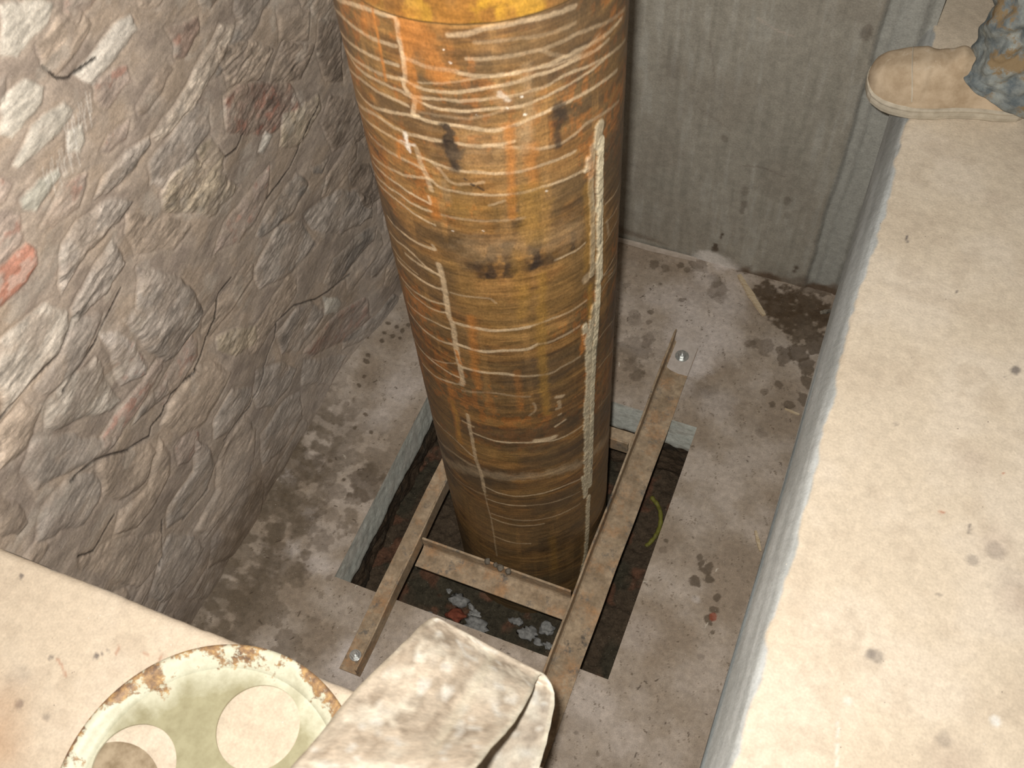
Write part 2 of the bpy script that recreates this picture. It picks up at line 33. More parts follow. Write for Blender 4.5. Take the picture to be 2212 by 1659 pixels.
MARKS=[[[[-2.3648,1.606],[-2.0851,1.6311],[-1.8889,1.6439],[-1.7913,1.6462],[-1.6886,1.65]],3.5,0.7,0],[[[-1.6812,1.6517],[-1.6664,1.6418],[-1.6744,1.6192],[-1.6673,1.5995],[-1.6714,1.5731],[-1.6767,1.5594],[-1.7026,1.5438],[-1.6811,1.5316],[-1.6374,1.5235],[-1.6724,1.4951],[-1.6343,1.495]],3.6,0.9,0],[[[-2.5174,1.5715],[-2.2272,1.5911],[-2.0145,1.5963],[-1.8843,1.5996],[-1.7057,1.6044]],3.2,0.7,0],[[[-2.5168,1.5341],[-2.1532,1.5586],[-1.9234,1.5669],[-1.7212,1.5734]],3,0.7,0],[[[-2.5146,1.5098],[-2.2711,1.526],[-2.027,1.5389],[-1.8597,1.5436],[-1.7018,1.5521]],3,0.7,0],[[[-2.3513,1.5199],[-2.1829,1.5188],[-1.9754,1.5255],[-1.8469,1.5282],[-1.7085,1.5295]],3,0.75,0],[[[-2.4672,1.4759],[-2.1468,1.5009],[-1.9501,1.5057],[-1.8373,1.5093],[-1.7013,1.5073]],3,0.75,0],[[[-2.3485,1.4591],[-2.123,1.4628],[-1.8663,1.4815],[-1.6612,1.493]],3,0.8,0],[[[-1.6612,1.493],[-1.5393,1.4907],[-1.4222,1.4914],[-1.2884,1.4898],[-1.1808,1.4836],[-1.0933,1.4818],[-1.0033,1.4858],[-0.854,1.4915],[-0.7216,1.495],[-0.6059,1.4948],[-0.3835,1.4903],[-0.0594,1.4733]],3.2,0.85,0],[[[-2.5167,1.4096],[-2.0786,1.4507],[-1.8974,1.4523],[-1.7181,1.4553],[-1.5611,1.4579],[-1.4174,1.4586],[-1.1926,1.4536],[-1.0797,1.4558],[-1.0001,1.4572]],3.5,0.75,0],[[[-1.1914,1.4566],[-0.9233,1.4421],[-0.8296,1.4339],[-0.6785,1.4276],[-0.539,1.4301],[-0.3798,1.4332],[0.0012,1.409]],3,0.5,0],[[[-1.7111,1.5265],[-1.6137,1.5223],[-1.5104,1.5168],[-1.3854,1.5171],[-1.1672,1.5182],[-1.0158,1.5181],[-0.883,1.5165],[-0.7302,1.5214],[-0.5361,1.5236],[-0.1992,1.5203]],2.8,0.75,0],[[[-1.6339,1.528],[-1.4429,1.5336],[-1.2249,1.5342],[-1.064,1.5367],[-0.7871,1.5373],[-0.5355,1.54],[0.1233,1.4981]],2.6,0.6,0],[[[-1.6883,1.5531],[-1.5963,1.5457],[-1.4353,1.5463],[-1.2178,1.5507],[-1.0043,1.5562],[-0.6644,1.5589],[-0.2047,1.5456]],2.8,0.7,0],[[[-1.6574,1.5898],[-1.5223,1.5844],[-1.361,1.5817],[-1.2079,1.5734],[-1.0524,1.5714],[-0.8376,1.5707],[-0.5346,1.5693],[0.003,1.5495]],3.2,0.65,0],[[[-1.342,1.6351],[-1.2302,1.6368],[-1.1277,1.644],[-0.9778,1.6438],[-0.7684,1.6433],[-0.5325,1.6366]],4,0.55,0],[[[-1.2472,1.6008],[-1.0946,1.5986],[-0.9394,1.5976],[-0.7765,1.5972],[-0.4648,1.5923],[0.0783,1.554]],3,0.4,0],[[[-1.5899,1.5542],[-1.3167,1.5652],[-1.105,1.5703],[-0.7815,1.5691],[-0.3877,1.5544]],1.8,0.4,0],[[[-2.5163,1.3937],[-2.1761,1.4178],[-1.9565,1.4296],[-1.7978,1.429]],2.8,0.65,0],[[[-2.2698,1.3834],[-2.0645,1.3891],[-1.8277,1.3967],[-1.6843,1.3947]],3,0.65,0],[[[-1.6948,1.4166],[-1.5899,1.4152],[-1.4458,1.407],[-1.2814,1.4046],[-1.0981,1.3994],[-0.9337,1.3983],[-0.7475,1.3995],[-0.5401,1.3953]],3,0.7,0],[[[-2.3267,1.3294],[-2.0557,1.3499],[-1.8601,1.3628],[-1.6418,1.3783],[-1.5452,1.3651],[-1.3482,1.3618],[-1.1829,1.3576],[-1.0046,1.3554],[-0.8186,1.3562],[-0.616,1.3517],[-0.4275,1.3463]],2.8,0.7,0],[[[-2.3791,1.3093],[-2.0441,1.3272],[-1.8608,1.328],[-1.723,1.3259],[-1.6605,1.323],[-1.6633,1.3387]],2.8,0.95,0],[[[-2.4245,1.279],[-2.0324,1.304],[-1.85,1.3042],[-1.6652,1.3063]],2.6,0.95,0],[[[-2.3654,1.2681],[-2.0349,1.2853],[-1.8061,1.2801],[-1.6566,1.2774]],2.6,0.95,0],[[[-2.2939,1.2008],[-2.0248,1.2058],[-1.8318,1.2108],[-1.7002,1.2147],[-1.7091,1.2237]],3,0.9,0],[[[-2.3738,1.1476],[-2.024,1.1691],[-1.8086,1.1559],[-1.6825,1.15]],2.8,0.85,0],[[[-2.4651,1.0975],[-2.1677,1.1125],[-1.9542,1.1164]],2.2,0.6,0],[[[-1.6959,1.4324],[-1.6789,1.4017],[-1.6511,1.3843],[-1.6309,1.3554]],4.5,0.55,0],[[[-1.5899,1.4152],[-1.5237,1.3999],[-1.4608,1.3799],[-1.3393,1.3806],[-1.2319,1.3833]],3,0.4,0],[[[-0.7341,1.1844],[-0.5468,1.1814],[-0.4409,1.1847]],2.5,0.8,0],[[[-1.582,1.306],[-1.3871,1.3058],[-1.1414,1.3036],[-0.9562,1.3031]],2.5,0.35,0],[[[-1.2025,1.3369],[-1.0923,1.3434]],2.5,0.5,0],[[[-0.1864,1.229],[0.01,1.2167],[0.2895,1.2009]],1.8,0.6,0],[[[-0.1776,1.1841],[0.0318,1.1688],[0.2893,1.1536]],1.8,0.6,0],[[[-0.1672,1.1326],[0.0026,1.1341],[0.2894,1.1123]],1.8,0.7,0],[[[-0.1092,1.1414],[-0.1493,1.1824]],4,0.4,0],[[[-0.1802,1.0519],[-0.0071,1.0492],[0.2896,1.0337]],1.8,0.7,0],[[[-0.0777,1.0241],[0.1266,0.9988],[0.2889,0.9876]],1.8,0.6,0],[[[-1.6273,1.5042],[-1.2372,1.5059],[-1.0167,1.5153]],2.5,0.25,0],[[[-0.777,1.5947],[-0.5348,1.564],[-0.3052,1.5699]],3,0.3,0],[[[-1.1853,1.6254],[-0.881,1.6194],[-0.5333,1.6123]],3,0.25,0],[[[-1.6887,1.1801],[-1.6718,1.1475],[-1.6746,1.0974],[-1.6776,1.0447],[-1.6535,1.0172],[-1.6632,0.9658],[-1.6619,0.9132],[-1.6572,0.8441],[-1.6779,0.8268]],5.5,0.85,0],[[[-2.0738,1.1472],[-1.8895,1.1513],[-1.6976,1.1527]],3.2,0.85,0],[[[-2.2993,1.0915],[-2.0372,1.1048],[-1.859,1.1067],[-1.704,1.1137]],3.2,0.85,0],[[[-2.3083,1.038],[-1.9511,1.0574],[-1.6905,1.0726]],2.6,0.8,0],[[[-2.2328,1.0311],[-1.8934,1.0376],[-1.6846,1.0498]],2.4,0.75,0],[[[-2.2932,0.9688],[-1.9304,0.9947],[-1.6931,1.0032]],2.4,0.7,0],[[[-2.3077,0.9336],[-2.0061,0.9423],[-1.8449,0.9459],[-1.7021,0.9544]],3.2,0.9,0],[[[-2.2865,0.8308],[-1.9997,0.8558],[-1.694,0.8953]],2,0.5,0],[[[-2.4047,0.8282],[-2.0077,0.847],[-1.8172,0.8483],[-1.6989,0.8491]],2.8,0.9,0],[[[-2.2759,0.7757],[-1.9614,0.799],[-1.6911,0.8235]],3,0.85,0],[[[-1.6369,1.0283],[-1.4449,1.0296],[-1.1952,1.0269],[-0.9812,1.0307]],4,0.95,0],[[[-0.9812,1.0307],[-0.8141,1.0366],[-0.6351,1.0308],[-0.428,1.0307]],3,0.6,0],[[[-1.6337,0.9629],[-1.4378,0.9609],[-1.2138,0.9674],[-1.0322,0.9652],[-0.919,0.973]],4.2,1.0,0],[[[-0.919,0.973],[-0.8237,0.9697],[-0.6607,0.9702],[-0.5019,0.9715]],3.4,0.6,0],[[[-1.6323,0.8895],[-1.4676,0.8918],[-1.2368,0.894],[-1.1628,0.89]],4,0.95,0],[[[-1.1632,0.8886],[-0.8379,0.8712],[-0.668,0.8754],[-0.5027,0.8732]],3.4,0.55,0],[[[-1.6688,0.7173],[-1.6734,0.6634],[-1.6673,0.6043],[-1.6658,0.5322],[-1.6318,0.471],[-1.6293,0.391]],4.5,0.8,0],[[[-1.6293,0.391],[-1.6216,0.3178],[-1.604,0.2306],[-1.612,0.0304]],2.2,0.5,0],[[[-1.7499,0.68],[-1.6306,0.6779]],3,0.7,0],[[[-2.3681,0.5473],[-1.9607,0.5723],[-1.6745,0.5401]],2.8,0.7,0],[[[-2.5131,0.439],[-2.2651,0.4603],[-1.9896,0.4919],[-1.6949,0.4991]],5,0.4,0],[[[-2.2474,0.3473],[-1.9167,0.3617],[-1.5975,0.3751]],2.5,0.35,0],[[[-1.644,0.6509],[-1.5302,0.6483],[-1.4011,0.6425],[-1.1907,0.6396],[-0.9807,0.6339],[-0.7594,0.6198],[-0.5598,0.6168],[-0.4467,0.6165]],3,0.85,0],[[[-1.0011,0.6398],[-0.8714,0.6355],[-0.804,0.6351]],7,1.0,0],[[[-1.6172,0.4185],[-1.4387,0.4047],[-1.2076,0.3992],[-0.928,0.4032],[-0.6776,0.3989],[-0.4431,0.3835]],2.8,0.85,0],[[[-1.6046,0.3582],[-1.4073,0.3548],[-1.1725,0.3514]],2.8,0.8,0],[[[-1.1725,0.3514],[-0.8876,0.3458],[-0.507,0.3279]],2.4,0.45,0],[[[-1.5822,0.2853],[-1.3341,0.2771],[-1.1421,0.2735],[-0.8467,0.2685],[-0.5075,0.2629]],2.5,0.7,0],[[[-1.606,0.259],[-1.3423,0.2481],[-1.1481,0.245],[-0.9763,0.2453]],2.8,0.8,0],[[[-1.5928,0.1549],[-1.3716,0.1446],[-1.1569,0.1434]],2.6,0.7,0],[[[-0.2234,1.012],[-0.0661,1.0115],[0.2919,0.9719]],2,0.6,0],[[[-0.2464,1.0577],[0.2678,0.9956]],2,0.5,0],[[[-0.2562,0.8736],[-0.0745,0.8689],[0.2904,0.8187]],2,0.5,0],[[[-0.2259,0.7745],[-0.0458,0.763],[0.2912,0.7036]],2,0.5,0],[[[-0.2053,0.6202],[0.0029,0.6003],[0.2895,0.5443]],2,0.4,0],[[[-1.6254,1.1139],[-1.4772,1.115],[-1.3025,1.1168],[-1.2383,1.1062]],2.4,0.4,0],[[[-1.679,0.8046],[-1.4161,0.8241],[-1.2592,0.8225],[-1.0286,0.8092]],3.2,0.35,0],[[[-0.9939,0.7843],[-0.9783,0.7602],[-1.0431,0.7413]],3,0.4,0],[[[-0.7649,0.7819],[-0.6986,0.7755]],5,0.7,0],[[[-0.7447,0.7637],[-0.7352,0.7469]],4,0.5,0],[[[-0.788,0.6748],[-0.6827,0.6825]],3.5,0.8,0],[[[-0.7695,0.7403],[-0.736,0.7392]],4,0.6,0],[[[-0.7498,0.7137],[-0.7269,0.7141]],3,0.7,0],[[[-0.4298,1.0941],[-0.4247,1.0887]],9,0.7,0],[[[-2.4152,0.3623],[-1.8916,0.4488],[-1.6005,0.4854],[-1.3642,0.4899],[-1.0962,0.4913],[-0.7729,0.4856],[-0.506,0.4591],[-0.2257,0.4481],[0.1259,0.3995]],17,0.42,0],[[[-0.304,1.4094],[-0.3205,1.3831]],9,0.7,2],[[[-0.3764,1.3819],[-0.3746,1.3551],[-0.3902,1.3092],[-0.3677,1.2505],[-0.3623,1.1708],[-0.3568,1.0886]],6,0.45,2],[[[-0.2907,1.3816],[-0.2944,1.3285],[-0.2856,1.255],[-0.2758,1.1751],[-0.2616,1.0603]],7.5,1.0,2],[[[-0.2854,1.1265],[-0.279,1.0703],[-0.2848,0.9832],[-0.3074,0.8923],[-0.3311,0.7932],[-0.3396,0.6808],[-0.3419,0.555],[-0.3481,0.4168],[-0.3539,0.3165]],6.5,0.95,2],[[[-0.3456,0.9962],[-0.3705,0.9389],[-0.3959,0.8784],[-0.3914,0.7706],[-0.4176,0.6596],[-0.4139,0.5293],[-0.4166,0.3864],[-0.4244,0.2837]],7.5,0.8,2],[[[-0.3702,0.2676],[-0.3846,0.1582],[-0.3921,0.0374],[-0.4281,-0.084],[-0.4924,-0.1773]],6.5,0.85,2],[[[-0.4521,0.962],[-0.4245,0.9046]],7,0.8,2],[[[-0.4754,0.3921],[-0.4418,0.2995]],4,0.8,2],[[[-0.4196,1.3653],[-0.4275,1.3463]],6,0.9,2],[[[-0.2654,1.2699],[-0.2692,1.2137],[-0.2733,1.154]],2.2,0.8,3],[[[-0.2816,1.0931],[-0.3064,1.0474]],2.0,0.8,3],[[[-0.2897,0.8748],[-0.3165,0.8114]],2,0.9,3],[[[-0.2887,0.6836],[-0.319,0.6263]],2,0.8,3],[[[-0.3374,0.481],[-0.3384,0.374]],2,0.8,3],[[[-1.4355,1.488],[-1.4131,1.4769]],7,0.85,1],[[[-1.4275,1.4613],[-1.426,1.4428],[-1.4202,1.4209],[-1.4176,1.4146]],14,0.95,1],[[[-1.3971,1.4531],[-1.3851,1.4316]],8,0.8,1],[[[-0.6715,1.4931],[-0.6473,1.4759]],11,0.75,1],[[[-0.674,1.4699],[-0.6854,1.4252]],8,0.7,1],[[[-0.8774,1.2485],[-0.8759,1.221],[-0.9028,1.1868]],10,0.85,1],[[[-0.9325,1.2372],[-0.922,1.2247]],8,0.7,1],[[[-1.1099,1.2462],[-1.1128,1.1943],[-1.1177,1.1778]],10,0.7,1],[[[-1.2258,1.2403],[-1.248,1.1795]],9,0.65,1],[[[-0.5697,1.2288],[-0.563,1.192]],6,0.6,1],[[[-1.3473,1.1945],[-1.3276,1.1784]],9,0.5,1],[[[-1.1213,1.2504],[-1.0701,1.2526]],10,0.5,1],[[[-2.1902,1.2245],[-2.1666,1.2051]],6,0.4,1],[[[-1.371,1.1954],[-1.2735,1.1924],[-1.1259,1.1963],[-0.979,1.1949],[-0.7919,1.1894]],16,0.5,1],[[[-1.2283,0.1064],[-0.9459,0.1028],[-0.6667,0.1153]],22,0.4,1],[[[-1.3586,1.3902],[-1.3474,1.3888]],3,0.8,1],[[[-1.3153,1.3811],[-1.299,1.378]],2,0.8,1],[[[-1.2707,1.3749],[-1.238,1.3682]],2,0.7,1],[[[-1.3543,1.2386],[-1.0986,1.242],[-0.8385,1.2413],[-0.5454,1.2252]],30,0.4,4],[[[-0.8805,1.5761],[-0.8762,1.5217],[-0.9015,1.4345]],9,0.45,4],[[[-0.9232,1.4903],[-0.9233,1.4421]],9,0.4,4],[[[-1.0621,1.5421],[-1.0125,1.5291]],16,0.35,4],[[[-1.2539,1.4676],[-1.1463,1.4575],[-1.0315,1.4661]],30,0.25,4],[[[-1.5123,1.3773],[-1.5089,1.3396]],6,0.4,4],[[[-1.3279,1.4298],[-1.1032,1.4189]],26,0.2,4],[[[-1.8453,1.6453],[-1.846,1.5955],[-1.8533,1.536]],3,0.8,5],[[[-1.9327,1.6325],[-1.9604,1.5996]],8,0.5,5],[[[-1.5924,1.6413],[-1.4836,1.6091],[-1.4371,1.5798]],22,0.55,5],[[[-1.6265,1.6272],[-1.6381,1.5539],[-1.6228,1.5103]],10,0.6,5],[[[-1.0261,1.4838],[-1.0252,1.4097],[-1.0482,1.3079]],7,0.6,5],[[[-1.866,1.4215],[-1.8776,1.3942]],4,0.7,5],[[[-1.6291,1.3381],[-1.6307,1.2947]],8,0.5,5],[[[-2.0504,1.3845],[-2.1183,1.3048]],8,0.4,5],[[[-0.8768,1.439],[-0.8795,1.3679]],10,0.5,5],[[[-1.5825,1.6538],[-1.4373,1.6475]],25,0.4,5],[[[-0.4495,1.5541],[-0.322,1.5643]],14,0.4,5],[[[-0.429,1.3897],[-0.3912,1.3269]],9,0.5,5],[[[-0.8952,1.352],[-0.8882,1.2609]],26,0.5,6],[[[-0.4265,1.3149],[-0.4036,1.1984],[-0.4199,1.118]],9,0.5,6],[[[-1.4127,1.3301],[-1.1944,1.3261]],20,0.25,6],[[[-1.4684,1.0581],[-1.5089,0.8885],[-1.4933,0.833]],9,0.5,5],[[[-1.6683,0.9391],[-1.6471,0.9015]],4,0.9,5],[[[-1.8345,0.7868],[-1.8418,0.5723]],9,0.55,5],[[[-1.4161,0.8241],[-1.3834,0.7501]],8,0.3,5],[[[-0.4646,0.9389],[-0.4771,0.8818]],6,0.8,5],[[[-1.1227,0.8993],[-1.1173,0.7682]],7,0.3,5],[[[-0.8498,1.1586],[-0.8879,0.9891],[-0.8853,0.8265],[-0.8787,0.7349]],10,0.6,6],[[[-0.9911,1.1429],[-1.0451,1.0613]],10,0.4,6],[[[-1.0374,1.2233],[-1.0312,1.1178]],14,0.3,6],[[[-0.3773,1.0616],[-0.3863,0.9739]],7,0.7,6],[[[-0.8861,0.157],[-0.882,-0.0389]],10,0.35,6],[[[-1.8407,0.7397],[-1.8167,0.6965],[-1.8418,0.5723]],6,0.6,6],[[[-1.7633,1.4512],[-1.7706,1.4349],[-1.7592,1.4234]],7,0.9,7],[[[-1.816,1.4334],[-1.7052,1.4379]],4,0.5,7],[[[-1.2234,1.5102],[-1.2151,1.5093]],2.2,1.0,7],[[[-1.3587,1.5935],[-1.3507,1.5928]],2.2,1.0,7],[[[-1.3842,1.6133],[-1.3762,1.6127]],2.2,1.0,7],[[[-0.9138,1.5013],[-0.905,1.4999]],2.2,1.0,7],[[[-1.0255,1.5185],[-1.0172,1.5173]],2.2,1.0,7],[[[-0.9282,1.5332],[-0.9197,1.5319]],2.2,1.0,7],[[[-1.2767,1.2842],[-1.2672,1.2831]],2.2,1.0,7],[[[-1.5113,1.2756],[-1.5009,1.2751]],2.2,1.0,7],[[[-0.7866,1.3464],[-0.7764,1.3444]],2.2,1.0,7],[[[-1.0621,1.5421],[-1.0018,1.5287]],6,0.4,7]]
# ------------------------------------------------------------------ helpers
PI=math.pi
COL=bpy.context.scene.collection
def lattice(seed):
    return np.random.RandomState(seed).rand(256,256)
_lat={}
def vnoise(x,y,seed=0):
    if seed not in _lat: _lat[seed]=lattice(seed)
    T=_lat[seed]
    xi=np.floor(x).astype(int); yi=np.floor(y).astype(int)
    fx=x-xi; fy=y-yi
    fx=fx*fx*fx*(fx*(fx*6-15)+10); fy=fy*fy*fy*(fy*(fy*6-15)+10)
    a=T[xi&255,yi&255]; b=T[(xi+1)&255,yi&255]; c=T[xi&255,(yi+1)&255]; d=T[(xi+1)&255,(yi+1)&255]
    return (a*(1-fx)+b*fx)*(1-fy)+(c*(1-fx)+d*fx)*fy
def fbm(x,y,o=4,seed=0,g=.5):
    s=0; a=1.; t=0
    for i in range(o):
        s=s+a*vnoise(x*2**i+i*17.3,y*2**i+i*9.1,seed+i); t+=a; a*=g
    return s/t
def sm(e0,e1,x):
    t=np.clip((x-e0)/(e1-e0),0,1); return t*t*(3-2*t)
def mixc(C,c,m):
    m=np.asarray(m)[...,None]; return C*(1-m)+np.array(c)*m
def poly_dist(px,py,P,closed=False):
    P=np.asarray(P,float); d=np.full(px.shape,1e9)
    n=len(P); rng=range(n if closed else n-1)
    for i in rng:
        a=P[i]; b=P[(i+1)%n]; v=b-a; L=max(v@v,1e-12)
        t=np.clip(((px-a[0])*v[0]+(py-a[1])*v[1])/L,0,1)
        d=np.minimum(d,np.hypot(px-a[0]-t*v[0],py-a[1]-t*v[1]))
    return d
def poly_in(px,py,P):
    ins=np.zeros(px.shape,bool); n=len(P)
    for i in range(n):
        x0,y0=P[i]; x1,y1=P[(i+1)%n]
        if y0==y1: continue
        c=((y0>py)!=(y1>py))&(px<(x1-x0)*(py-y0)/(y1-y0)+x0); ins^=c
    return ins
def grid_arrays(X,keep=None):
    n,m,_=X.shape
    idx=np.arange(n*m).reshape(n,m)
    q=np.stack([idx[:-1,:-1],idx[1:,:-1],idx[1:,1:],idx[:-1,1:]],-1)
    if keep is not None: q=q[keep]
    return X.reshape(-1,3),q.reshape(-1,4)
def mesh_np(name,V,Q,C=None,mat=None,smooth=True,parent=None):
    me=bpy.data.meshes.new(name)
    V=np.ascontiguousarray(V,np.float32); Q=np.ascontiguousarray(Q,np.int32)
    me.vertices.add(len(V)); me.vertices.foreach_set('co',V.ravel())
    me.loops.add(Q.size); me.loops.foreach_set('vertex_index',Q.ravel())
    me.polygons.add(len(Q)); me.polygons.foreach_set('loop_start',np.arange(0,Q.size,4,dtype=np.int32))
    me.polygons.foreach_set('loop_total',np.full(len(Q),4,np.int32))
    me.update(calc_edges=True)
    if smooth: me.polygons.foreach_set('use_smooth',np.ones(len(Q),bool))
    if C is not None:
        a=me.color_attributes.new('Col','FLOAT_COLOR','POINT')
        CC=np.ones((len(V),4),np.float32); CC[:,:C.shape[-1]]=C.reshape(-1,C.shape[-1])
        a.data.foreach_set('color',CC.ravel())
    o=bpy.data.objects.new(name,me); COL.objects.link(o)
    if mat: me.materials.append(mat)
    if parent: o.parent=parent
    return o
def grid_obj(name,patches,mat,parent=None):
    """patches: list of (X, C, keep)"""
    Vs=[];Qs=[];Cs=[];off=0
    for X,C,keep in patches:
        v,q=grid_arrays(X,keep); Vs.append(v);Qs.append(q+off);Cs.append(C.reshape(-1,C.shape[-1])); off+=len(v)
    return mesh_np(name,np.concatenate(Vs),np.concatenate(Qs),np.concatenate(Cs),mat,parent=parent)
def bm_obj(name,bm,mat,parent=None,smooth=False,bevel=0,seg=2):
    bmesh.ops.recalc_face_normals(bm,faces=bm.faces[:])
    me=bpy.data.meshes.new(name); bm.to_mesh(me); bm.free()
    if smooth:
        for p in me.polygons: p.use_smooth=True
    o=bpy.data.objects.new(name,me); COL.objects.link(o)
    if mat: me.materials.append(mat)
    if parent: o.parent=parent
    if bevel:
        b=o.modifiers.new('bevel','BEVEL'); b.width=bevel; b.segments=seg; b.limit_method='ANGLE'; b.angle_limit=.6
    return o
def box(bm,x0,x1,y0,y1,z0,z1):
    vs=[bm.verts.new((x,y,z)) for x in (x0,x1) for y in (y0,y1) for z in (z0,z1)]
    for f in ((0,1,3,2),(4,6,7,5),(0,4,5,1),(2,3,7,6),(0,2,6,4),(1,5,7,3)): bm.faces.new([vs[i] for i in f])
    return vs
def tube(bm,rings):
    """rings: list of lists of points, same count; closed around, capped"""
    R_=[[bm.verts.new(p) for p in r] for r in rings]; n=len(R_[0])
    for a,b in zip(R_[:-1],R_[1:]):
        for i in range(n): bm.faces.new((a[i],a[(i+1)%n],b[(i+1)%n],b[i]))
    bm.faces.new(R_[0][::-1]); bm.faces.new(R_[-1])
def prism(bm,prof,axis_pts):
    tube(bm,[[tuple(p) for p in ring] for ring in axis_pts])
def tag(o,label,cat=None,group=None,kind=None):
    if label: o['label']=label
    if cat: o['category']=cat
    if group: o['group']=group
    if kind: o['kind']=kind
    return o
def empty(name,loc=(0,0,0)):
    o=bpy.data.objects.new(name,None); o.location=loc; o.empty_display_size=.05; COL.objects.link(o); return o
def catmull(P,n):
    P=np.array(P,float); Q=np.vstack([2*P[0]-P[1],P,2*P[-1]-P[-2]]); out=[]
    for i in range(1,len(Q)-2):
        for t in np.linspace(0,1,n,endpoint=False):
            a,b,c,d=Q[i-1:i+3]
            out.append(.5*((2*b)+(-a+c)*t+(2*a-5*b+4*c-d)*t*t+(-a+3*b-3*c+d)*t**3))
    out.append(P[-1]); return np.array(out)
# ------------------------------------------------------------------ materials
def newmat(name,rough=.8,spec=.3,metal=0):
    m=bpy.data.materials.new(name); m.use_nodes=True; nt=m.node_tree
    b=nt.nodes['Principled BSDF']; b.inputs['Roughness'].default_value=rough
    b.inputs['Specular IOR Level'].default_value=spec; b.inputs['Metallic'].default_value=metal
    return m,nt,b
def N(nt,t,**k):
    n=nt.nodes.new(t)
    for a,v in k.items(): setattr(n,a,v)
    return n
def noise_node(nt,scale,detail=6,rough=.6,stretch=None,rot=None,coord='Object'):
    tc=N(nt,'ShaderNodeTexCoord'); src=tc.outputs[coord]
    if stretch:
        mp=N(nt,'ShaderNodeMapping'); mp.inputs['Scale'].default_value=stretch
        if rot: mp.inputs['Rotation'].default_value=rot
        nt.links.new(src,mp.inputs['Vector']); src=mp.outputs['Vector']
    n=N(nt,'ShaderNodeTexNoise'); n.inputs['Scale'].default_value=scale; n.inputs['Detail'].default_value=detail
    n.inputs['Roughness'].default_value=rough; nt.links.new(src,n.inputs['Vector']); return n
def ramp(nt,src,stops):
    r=N(nt,'ShaderNodeValToRGB'); e=r.color_ramp.elements
    while len(e)<len(stops): e.new(.5)
    for i,(p,c) in enumerate(stops):
        e[i].position=p; e[i].color=(c[0],c[1],c[2],1) if len(c)==3 else c
    nt.links.new(src,r.inputs['Fac']); return r
def mixn(nt,a,b,fac,mode='MIX'):
    m=N(nt,'ShaderNodeMix',data_type='RGBA',blend_type=mode)
    for s,v in ((6,a),(7,b),(0,fac)):
        if hasattr(v,'links') or hasattr(v,'is_linked'): nt.links.new(v,m.inputs[s])
        elif s==0: m.inputs[0].default_value=v
        else: m.inputs[s].default_value=(v[0],v[1],v[2],1)
    return m.outputs[2]
def bump(nt,b,src,strength,dist):
    n=N(nt,'ShaderNodeBump'); n.inputs['Strength'].default_value=strength; n.inputs['Distance'].default_value=dist
    nt.links.new(src,n.inputs['Height'])
    if b.inputs['Normal'].is_linked: nt.links.new(b.inputs['Normal'].links[0].from_socket,n.inputs['Normal'])
    nt.links.new(n.outputs['Normal'],b.inputs['Normal'])
def attr_mat(name,rough=.85,spec=.25,fine=260,amp=(.86,1.14),bs=.4,bd=.002,mid=(40,.92,1.08),specks=None,stretch=None):
    """baked surface colour (attribute) times fine grain, small specks"""
    m,nt,b=newmat(name,rough,spec)
    a=N(nt,'ShaderNodeAttribute',attribute_name='Col')
    n=noise_node(nt,fine,5,.65,stretch); r=ramp(nt,n.outputs['Fac'],[(.3,(amp[0],)*3),(.7,(amp[1],)*3)])
    c=mixn(nt,a.outputs['Color'],r.outputs['Color'],1.,'MULTIPLY')
    n2=noise_node(nt,mid[0],6,.6); r2=ramp(nt,n2.outputs['Fac'],[(.35,(mid[1],)*3),(.65,(mid[2],)*3)])
    c=mixn(nt,c,r2.outputs['Color'],1.,'MULTIPLY')
    if specks:
        for sc,th,col in specks:
            n3=noise_node(nt,sc,2,.5); r3=ramp(nt,n3.outputs['Fac'],[(th,(0,0,0)),(th+.02,(1,1,1))])
            c=mixn(nt,c,col,r3.outputs['Color'])
    nt.links.new(c,b.inputs['Base Color'])
    bump(nt,b,n.outputs['Fac'],bs,bd); bump(nt,b,n2.outputs['Fac'],bs,bd*2)
    return m
def plain_mat(name,c1,c2,scale=30,rough=.7,spec=.3,metal=0,bs=.2,bd=.001,c3=None,th=.62,stretch=None):
    m,nt,b=newmat(name,rough,spec,metal)
    n=noise_node(nt,scale,7,.65,stretch); r=ramp(nt,n.outputs['Fac'],[(.36,c1),(.64,c2)])
    c=r.outputs['Color']
    if c3:
        n2=noise_node(nt,scale*.45,8,.7,stretch); r2=ramp(nt,n2.outputs['Fac'],[(th,(0,0,0)),(th+.06,(1,1,1))])
        c=mixn(nt,c,c3,r2.outputs['Color'])
    nt.links.new(c,b.inputs['Base Color']); bump(nt,b,n.outputs['Fac'],bs,bd)
    return m

